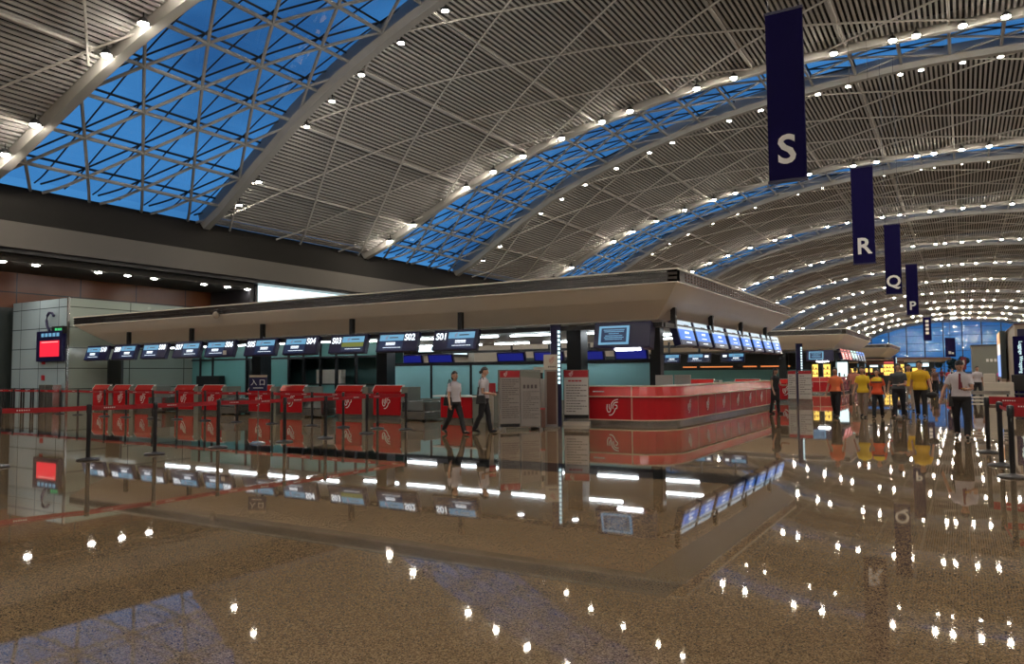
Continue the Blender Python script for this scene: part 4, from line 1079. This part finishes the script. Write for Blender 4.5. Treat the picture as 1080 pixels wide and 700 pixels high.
# ------------------------------------------------------------------ people
def rotx(v, a): return Vector((v.x, v.y*math.cos(a)-v.z*math.sin(a), v.y*math.sin(a)+v.z*math.cos(a)))
def person(name_label, x, y, rz, H=1.68, male=True, shirt='white', trousers='trous', legs=((25,10),(-20,25)), arms=((-15,12,15,0),(15,12,20,0)),
           head=(0,0), hairstyle='short', sleeve=.62, group=None, vox=.0075, untuck=.0, shoe='shoe', skirt=False, build=1., stripe=None, lean=0):
    """legs: (thigh forward deg, knee bend deg) for the left then right side; arms: (upper arm forward, out, elbow bend, forearm inward)"""
    root = empty('person', (x, y, 0), rz=rz, label=name_label, cat='person', group=group)
    body, sh, tr, so = MB(), MB(), MB(), MB()
    bw = (1.06 if male else .96)*build
    rad = math.radians
    # legs
    feet = []
    J = {}
    for s, (th, kn) in ((1, legs[0]), (-1, legs[1])):
        hip = Vector((s*.052*H*bw, 0, .50*H)); d1 = Vector((s*.03, -math.sin(rad(th)), -math.cos(rad(th)))).normalized()
        knee = hip + d1*.235*H; d2 = Vector((-s*.01, -math.sin(rad(th-kn)), -math.cos(rad(th-kn)))).normalized()
        ank = knee + d2*.225*H
        J[s] = (hip, knee, ank, d2, th-kn); feet.append(ank.z)
    lift = .045*H-min(feet)
    for s in (1, -1):
        hip, knee, ank, d2, a2 = J[s]
        for v in (hip, knee, ank): v.z += lift
        mid = hip.lerp(knee, .5); calf = knee.lerp(ank, .3) + Vector((0, .012, 0))
        body.tube([hip, mid, knee, calf, ank], [.052*H*bw, .046*H*bw, .031*H, .033*H, .021*H], 12)
        tr.tube([hip+Vector((0,0,.02)), mid, knee, calf, ank+Vector((0,.004,-.016*H))], [.058*H*bw, .053*H*bw, .042*H, .039*H, .036*H], 14)
        tr.ball(hip, .060*H*bw)
        # foot pitches with the shank
        fp = rad(max(-5, min(35, -a2*1.0))) if a2 < 0 else rad(-8 if a2 > 8 else 0)
        toe = ank + Vector((s*.012, -.105*H*math.cos(fp), -.028*H-.105*H*math.sin(fp)*.7)); heel = ank + Vector((0, .028*H, -.026*H+.0*H))
        toe.z = max(toe.z, .022)
        body.tube([ank, ank.lerp(toe, .5)], [.021*H, .018*H], 8)
        so.tube([heel, ank+Vector((0,-.02*H,-.022*H)), ank.lerp(toe, .6)+Vector((0,0,-.005)), toe], [.020*H, .027*H, .027*H, .018*H], 10, flat=.8)
    z0 = lift
    T = [(.455,.060,.050),(.49,.095,.068),(.53,.102,.072),(.58,.090,.062),(.63,.080,.056),(.69,.088,.062),(.75,.100,.068),(.79,.102,.062),(.815,.085,.048),(.832,.050,.036),(.85,.032,.034),(.885,.031,.034)]
    if not male: T = [(a, b*(1.04 if a < .56 else .90 if a < .66 else .94), c*(1.04 if .7 < a < .77 else 1)) for a, b, c in T]
    T = [(a, b*bw, c*bw) for a, b, c in T]
    ln = rad(lean)
    def L_(zf): return -math.sin(ln)*(zf-.5)*H
    body.rings([(0, L_(a), a*H+z0, b*H, c*H) for a, b, c in T], 18)
    lo = .475-untuck
    sh.rings([(0, L_(max(a, lo)), max(a, lo)*H+z0, b*H*1.10+.006, c*H*1.14+.008) for a, b, c in T[1 if untuck else 2:9]] + [(0, L_(.828), .828*H+z0, .062*H*bw, .044*H), (0, L_(.845), .845*H+z0, .041*H, .042*H)], 18)
    tr.rings([(0, 0, a*H+z0, b*H*1.06+.004, c*H*1.08+.004) for a, b, c in T[0:4]], 18)
    if skirt: tr.rings([(0,0,.30*H+z0,.095*H,.085*H),(0,0,.42*H+z0,.10*H,.085*H),(0,0,.55*H+z0,.088*H,.064*H)], 18)
    # head (tilted forward / turned)
    hp, hy = rad(head[0]), rad(head[1])
    nb = Vector((0, L_(.88), .875*H+z0)); hc = Vector((0, -.012*H, .055*H))
    Rm = Matrix.Rotation(hy, 4, 'Z') @ Matrix.Rotation(hp, 4, 'X')
    hm_ = MB()
    def hf(v):
        t = max(0, -v.z)
        return Vector((v.x*(1-.38*t*t), v.y*(1-.22*t) - .10*t, v.z))
    hm_.ball(hc, (.046*H, .056*H, .068*H), 18, 14, hf)
    hm_.ball(hc+Vector((0,-.055*H,-.006*H)), (.008*H,.012*H,.014*H), 8, 6)      # nose
    hm_.ball(hc+Vector((0,-.047*H,-.032*H)), (.017*H,.006*H,.006*H), 8, 6)      # lips
    hm_.ball(hc+Vector((0,-.044*H,.014*H)), (.034*H,.010*H,.006*H), 8, 6)       # brow
    for s in (1, -1): hm_.ball(hc+Vector((s*.046*H,.004*H,-.004*H)), (.006*H,.012*H,.018*H), 8, 6)
    X = Matrix.Translation(nb) @ Rm
    hm_.xf(X); body.add(hm_.v, hm_.f)
    body.tube([nb+Vector((0,0,-.04*H)), nb, X @ (hc*.5)], [.033*H,.031*H,.032*H], 12)
    ey = MB()
    for s in (1, -1): ey.ball(hc+Vector((s*.018*H,-.0515*H,.004*H)), (.0075*H,.004*H,.004*H), 8, 6)
    ob('eyes', ey.xf(X), 'eye', root)
    ha = MB()
    def cap_(v):
        p = Vector(v); f = max(0, -p.y)
        if p.y < .05 and p.z < .50-.25*abs(p.x): k = .80
        elif p.z < -.45: k = .82
        else: k = 1.10
        return p*k
    ha.ball(hc+Vector((0,.004*H,.008*H)), (.048*H,.058*H,.066*H), 20, 16, cap_)
    if hairstyle == 'long': ha.ball(hc+Vector((0,.035*H,-.045*H)), (.045*H,.028*H,.085*H), 12, 10)
    if hairstyle == 'bun': ha.ball(hc+Vector((0,.064*H,-.01*H)), (.024*H,.024*H,.026*H), 10, 8)
    if hairstyle == 'bob': ha.ball(hc+Vector((0,.02*H,-.02*H)), (.052*H,.045*H,.06*H), 12, 10)
    ob('hair', ha.xf(X), 'hair', root, smooth=True)
    hands = {}
    for s, (af, ao, el, inn) in ((1, arms[0]), (-1, arms[1])):
        S = Vector((s*.097*H*bw, L_(.8), .788*H+z0))
        u = Vector((s*math.sin(rad(ao)), -math.sin(rad(af))*math.cos(rad(ao)), -math.cos(rad(af))*math.cos(rad(ao)))).normalized()
        E_ = S + u*.175*H
        g = Vector((s*math.sin(rad(ao*.6-inn)), -math.sin(rad(af+el))*math.cos(rad(inn)), -math.cos(rad(af+el)))).normalized()
        W = E_ + g*.150*H
        body.ball(S, .027*H*bw, 10, 8)
        body.tube([S, S.lerp(E_,.4), E_, E_.lerp(W,.3), W], [.030*H*bw,.026*H*bw,.020*H,.021*H,.014*H], 12)
        cut = S.lerp(E_, sleeve) if sleeve <= 1 else E_.lerp(W, sleeve-1)
        pts_ = [S+Vector((-s*.02,0,.004)), S.lerp(E_,.3)] + ([cut] if sleeve <= 1 else [E_, cut])
        sh.tube(pts_, [.034*H*bw,.0355*H*bw]+([.035*H*bw] if sleeve <= 1 else [.03*H, .024*H]), 12)
        sh.ball(S, .034*H*bw, 10, 8)
        # hand: palm, four fingers, thumb
        side = g.cross(Vector((s,0,0))).normalized() if abs(g.x) < .9 else Vector((0,-1,0))
        if side.y > 0 and abs(side.y) > .3: side = -side
        pn = g.cross(side).normalized()          # palm normal axis
        if pn.x*s > 0: pn = -pn                  # palm faces the body
        pc = W + g*.028*H
        body.tube([W, W+g*.02*H, W+g*.052*H], [.014*H,.021*H,.019*H], 10, flat=.65)
        for i, (o_, ln_) in enumerate(((.015,.040),(.005,.045),(-.005,.042),(-.0145,.033))):
            b0 = W+g*.045*H+side*o_*H; k1 = b0+(g*.9+pn*.2)*ln_*.5*H; k2 = k1+(g*.6+pn*.75).normalized()*ln_*.5*H
            body.tube([b0, k1, k2], [.0060*H,.0056*H,.0046*H], 7)
        tb = W+g*.015*H+side*.014*H; t1 = tb+(side*.8+g*.5).normalized()*.022*H; t2 = t1+(g*.9+side*.2+pn*.3).normalized()*.018*H
        body.tube([tb, t1, t2], [.0075*H,.0066*H,.0052*H], 7)
        hands[s] = (W+g*.06*H, g)
    def fin(nm, mb, m, v):
        o = ob(nm, mb, m, root)
        r_ = o.modifiers.new('fuse', 'REMESH'); r_.mode = 'VOXEL'; r_.voxel_size = v; r_.use_smooth_shade = True
        sm = o.modifiers.new('soften', 'SMOOTH'); sm.iterations = 2; sm.factor = .5
        return o
    fin('body', body, 'skin', vox); fin('shirt', sh, shirt, .014); fin('trousers' if not skirt else 'skirt', tr, trousers, .014)
    ob('shoes', so, shoe, root, smooth=True)
    if stripe:
        zc = .735*H+z0; st = MB().rings([(0,L_(.72),zc-.012*H,.104*H*bw*1.13,.071*H*bw*1.2),(0,L_(.74),zc+.012*H,.107*H*bw*1.13,.071*H*bw*1.2)], 20); ob('shirt_stripe', st, stripe, root)
    return root, hands, z0, H
M['scr_ph'] = em('phone_screen', (.6,.8,1.), .8)
def strap(root_label, pts, r=.012, m='black'): pass
def towards(x, y): return math.atan2(-x, y)*-1   # rz so that the figure faces the camera
def face_cam(x, y, extra=0): return math.atan2(x, y)*-1 + extra   # forward is -Y
# two women in white shirts by the desks, walking to the right
w1, hd, z_, H_ = person('person in white shirt and black trousers walking, left of the pair by the desks', -10.95, 15.3, math.radians(72), 1.62, False, 'shirt_w', 'trous',
    ((26,6),(-14,30)), ((-12,10,25,10),(10,14,15,0)), (2,-20), 'bob')
w2, hd2, z2, H2 = person('person in white shirt with hair in a bun, right of the pair by the desks', -10.5, 15.95, math.radians(108), 1.68, False, 'shirt_w', 'trous',
    ((14,4),(-8,20)), ((2,6,82,38),(4,6,78,34)), (6,0), 'bun')
def handbag(x, y, z, rz, lab, w=.30, h=.24, m='black', st=.75):
    r = empty('handbag', (x, y, z), rz=rz, label=lab, cat='bag')
    ob('bag', MB().hexa([(-w/2,-.06,0),(w/2,-.06,0),(w/2,.06,0),(-w/2,.06,0),(-w*.42,-.035,h),(w*.42,-.035,h),(w*.42,.035,h),(-w*.42,.035,h)]), m, r, bevel=.02)
    ob('strap', MB().tube([(-w*.35,0,h-.02),(-w*.22,0,h+st*.55),(0,.0,h+st),(w*.22,0,h+st*.55),(w*.35,0,h-.02)], .010, 6), m, r); return r
def shoulder_bag(pr, sd, lab, H, m='black', w=.30, h=.22, bz=.44):
    g = Matrix.Translation(pr.location) @ Matrix.Rotation(pr.rotation_euler.z, 4, 'Z')
    p = g @ Vector((sd*.19*1.0, .02, bz*H)); sh_ = g @ Vector((sd*.10*H*.9, 0, .845*H)); 
    r = empty('shoulder_bag', p, rz=pr.rotation_euler.z+PI/2, label=lab, cat='bag')
    ob('bag', MB().hexa([(-w/2,-.05,0),(w/2,-.05,0),(w/2,.05,0),(-w/2,.05,0),(-w*.42,-.03,h),(w*.42,-.03,h),(w*.42,.03,h),(-w*.42,.03,h)]), m, r, bevel=.02)
    q = (Matrix.Rotation(-(pr.rotation_euler.z+PI/2), 4, 'Z') @ (sh_-p))
    ob('strap', MB().tube([(-w*.35,0,h-.02),(q.x-.03,q.y,q.z-.02),(q.x,q.y,q.z),(q.x+.03,q.y,q.z-.02),(w*.35,0,h-.02)], .010, 6), m, r); return r
shoulder_bag(w1[0] if isinstance(w1, tuple) else w1, -1, 'black bag hanging at the hip of the left woman in white shirt', 1.62)
shoulder_bag(w2, -1, 'black shoulder bag at the hip of the right woman in white shirt', 1.68, w=.26)
# dark dressed person at the end of the red counter
person('person in dark dress with bare legs standing at the far end of the red desk', -5.75, 27.6, math.radians(60), 1.62, False, 'trous', 'trous', ((6,2),(-6,8)), ((20,8,70,10),(5,8,20,0)), (12,10), 'long', skirt=True, sleeve=.25)
pass
# group walking towards the camera
def fc(x, y): return math.atan2(-x, y)*-1*-1
G = [
 ('person in orange shirt and black trousers, leftmost of the walking group', -3.54, 26.02, 1.62, False, 'orange_s', 'trous', ((14,6),(-10,22)), ((-10,12,10,0),(12,14,8,0)), (0,8), 'long', .62, 0),
 ('person in bright yellow shirt and khaki trousers, second in the walking group', -2.80, 26.6, 1.64, False, 'yellow_s', 'khaki', ((12,4),(-12,20)), ((-6,12,12,0),(10,14,14,0)), (0,-6), 'bob', .62, .01),
 ('person in red orange shirt with yellow shoulders, third in the walking group', -2.33, 26.1, 1.57, False, 'redor', 'trous', ((-12,16),(16,6)), ((10,14,18,0),(-8,12,12,0)), (0,-5), 'bob', .72, .01),
 ('person in dark grey shirt carrying papers, fourth in the walking group', -1.78, 26.8, 1.74, True, 'dgrey', 'navy_t', ((-8,12),(12,4)), ((22,8,62,30),(0,16,14,0)), (4,12), 'short', .66, 0),
 ('tall person in mustard yellow shirt with a dark bag, rightmost of the walking group', -1.19, 27.35, 1.82, True, 'yellow2', 'trous', ((14,4),(-12,16)), ((14,16,22,0),(-8,12,14,0)), (0,-14), 'short', .66, .02),
]
for (lab, x, y, H, ml, sh_, tr_, lg, ar, hd_, hs, sl, ut) in G:
    rt_, hands, zz, HH = person(lab, x, y, math.atan2(x, y), H, ml, sh_, tr_, lg, ar, hd_, hs, sl, None, .0075, ut, stripe=('dgrey' if sh_ == 'redor' else None))
    if sh_ == 'redor':
        T_ = HH; ob('yellow_yoke', MB().rings([(0,0,.755*T_+zz,.112*T_,.086*T_),(0,0,.79*T_+zz,.110*T_,.080*T_),(0,0,.815*T_+zz,.092*T_,.066*T_),(0,0,.838*T_+zz,.058*T_,.048*T_)],20), 'yellow_s', rt_, smooth=True)
    if sh_ == 'dgrey':
        m_ = rt_.matrix_basis @ hands[1][0] if False else None
        hw_ = Matrix.Rotation(rt_.rotation_euler.z, 4, 'Z') @ hands[1][0] + rt_.location
        p_ = ob('papers', MB().box(-.12,.12,-.09,.09,-.006,.006), 'paper', None, hw_+Vector((-.03,-.02,.02)), rz=.3); tag(p_, 'folded white papers in the hand of the man in the dark grey shirt', 'papers')
    if sh_ == 'yellow2':
        hw_ = Matrix.Rotation(rt_.rotation_euler.z, 4, 'Z') @ hands[1][0] + rt_.location
        b_ = ob('hand_bag', MB().ball((0,0,-.10),(.17,.07,.11),14,8), 'black', None, hw_, smooth=True, rz=.3); tag(b_, 'small black bag swinging from the hand of the tall man in mustard yellow', 'bag')
# the man in white shirt and tie nearest to the camera
mx, my = -.06, 19.3
rt_, hands, zz, HH = person('person in white shirt and maroon tie looking down at a phone, on the right', mx, my, math.atan2(mx, my)-.05, 1.74, True, 'shirt_w', 'trous', ((10,4),(-12,16)), ((18,8,72,22),(2,26,12,0)), (30,0), 'short', .66)
ob('tie', MB().hexa([(-.018,-.155,1.16),(.035,-.155,1.05),(.052,-.148,1.12),(.0,-.150,1.20),(-.02,-.128,1.43),(.02,-.128,1.43),(.02,-.11,1.43),(-.02,-.11,1.43)]), 'tie', rt_)
ob('tie_blade', MB().hexa([(-.03,-.162,1.08),(.03,-.162,1.08),(.03,-.12,1.08),(-.03,-.12,1.08),(-.018,-.145,1.42),(.018,-.145,1.42),(.018,-.11,1.42),(-.018,-.11,1.42)]), 'tie', rt_)
hw_ = Matrix.Rotation(rt_.rotation_euler.z, 4, 'Z') @ hands[1][0] + rt_.location
p_ = ob('phone', MB().box(-.035,.035,-.075,.075,-.005,.005), 'yellow2', None, hw_+Vector((-.04,-.03,.025))); tag(p_, 'small yellow backed phone held by the man in white shirt and tie', 'phone')
shoulder_bag(rt_, -1, 'black shoulder bag hanging at the hip of the man in white shirt and tie', 1.74, w=.24, h=.3, bz=.40)
# people farther away
FARP = [
 ('person in salmon shirt walking away behind the orange and yellow shirt persons', -4.33, 38.3, PI+.2, 1.66, True, 'salmon', 'khaki', 'short'),
 ('person in yellow shirt with dark strap walking behind the tall mustard shirt man', -1.75, 31.6, .1, 1.74, True, 'yellow2', 'khaki', 'short'),
 ('person in pink top standing by a far trolley at the right side', 2.2, 61, PI, 1.62, False, 'pink', 'trous', 'bob'),
 ('person in pale shirt behind the shoulder of the man in white shirt and tie', .6, 44, .3, 1.70, True, 'shirt_w', 'navy_t', 'short'),
 ('person in red top far behind the man in white shirt, left shoulder', -.9, 64, PI, 1.62, False, 'redink', 'khaki', 'bob'),
 ('person in dark clothes far down the concourse right of the mustard shirt man', -1.8, 60, .2, 1.72, True, 'dgrey', 'trous', 'short'),
 ('person in brown top far down the concourse between the mustard and white shirt men', -1.5, 53, .4, 1.66, False, 'wood', 'trous', 'long'),
 ('person in black with pale bag far away near the grey shirt man', -3.9, 62, 1.2, 1.70, True, 'trous', 'navy_t', 'short'),
 ('person in white far down the concourse before the far kiosk', -3.0, 78, .2, 1.70, True, 'shirt_w', 'trous', 'short'),
 ('person in yellow far down the concourse before the far kiosk', -2.4, 84, .2, 1.66, False, 'yellow_s', 'navy_t', 'bob'),
 ('person in dark red far down the concourse left of the turned hanging sign', -1.9, 90, 2.2, 1.70, True, 'tie', 'trous', 'short'),
 ('person in grey far down the concourse below the turned hanging sign', -.9, 82, 1.2, 1.70, True, 'grey', 'trous', 'short'),
 ('person in white standing at the far yellow lit stall under the third roof', -5.4, 86, .2, 1.66, False, 'shirt_w', 'trous', 'bob'),
 ('person in orange standing before the white poster behind the second island desk', -6.6, 55.9, 0, 1.64, False, 'salmon', 'trous', 'bob'),
 ('person in dark clothes at the far left edge before the dark corridor', -38.2, 15.3, 1.3, 1.68, True, 'trous', 'trous', 'short'),
]
random.seed(11)
for (lab, x, y, rz, H, ml, a, b, hs) in FARP:
    t_ = random.uniform(8, 18)
    person(lab, x, y, rz, H, ml, a, b, ((t_,5),(-t_,18)), ((-10,12,15,0),(12,12,20,0)), (0,0), hs, .62, 'people farther down the concourse' if y > 30 else None, .014)

# ------------------------------------------------------------------ added area lights that fill the slatted roof from below
def area(name, x, y, z, sx, sy, W, col=(1,.95,.90), rot=(PI,0,0), label=None):
    l = bpy.data.lights.new(name, 'AREA'); l.color = col; l.shape = 'RECTANGLE'; l.size = sx; l.size_y = sy; l.energy = W; l.color = col
    o = bpy.data.objects.new(name, l); COL.objects.link(o); o.location = (x, y, z); o.rotation_euler = rot; return o
for (x, y, W) in [(-21,26,380),(-15,58.6,230),(-12,91,190),(8.2,52.2,180),(10,90,180)]:
    area('roof_fill_light', x, y, 4.6, 12.0, 9.0, W)
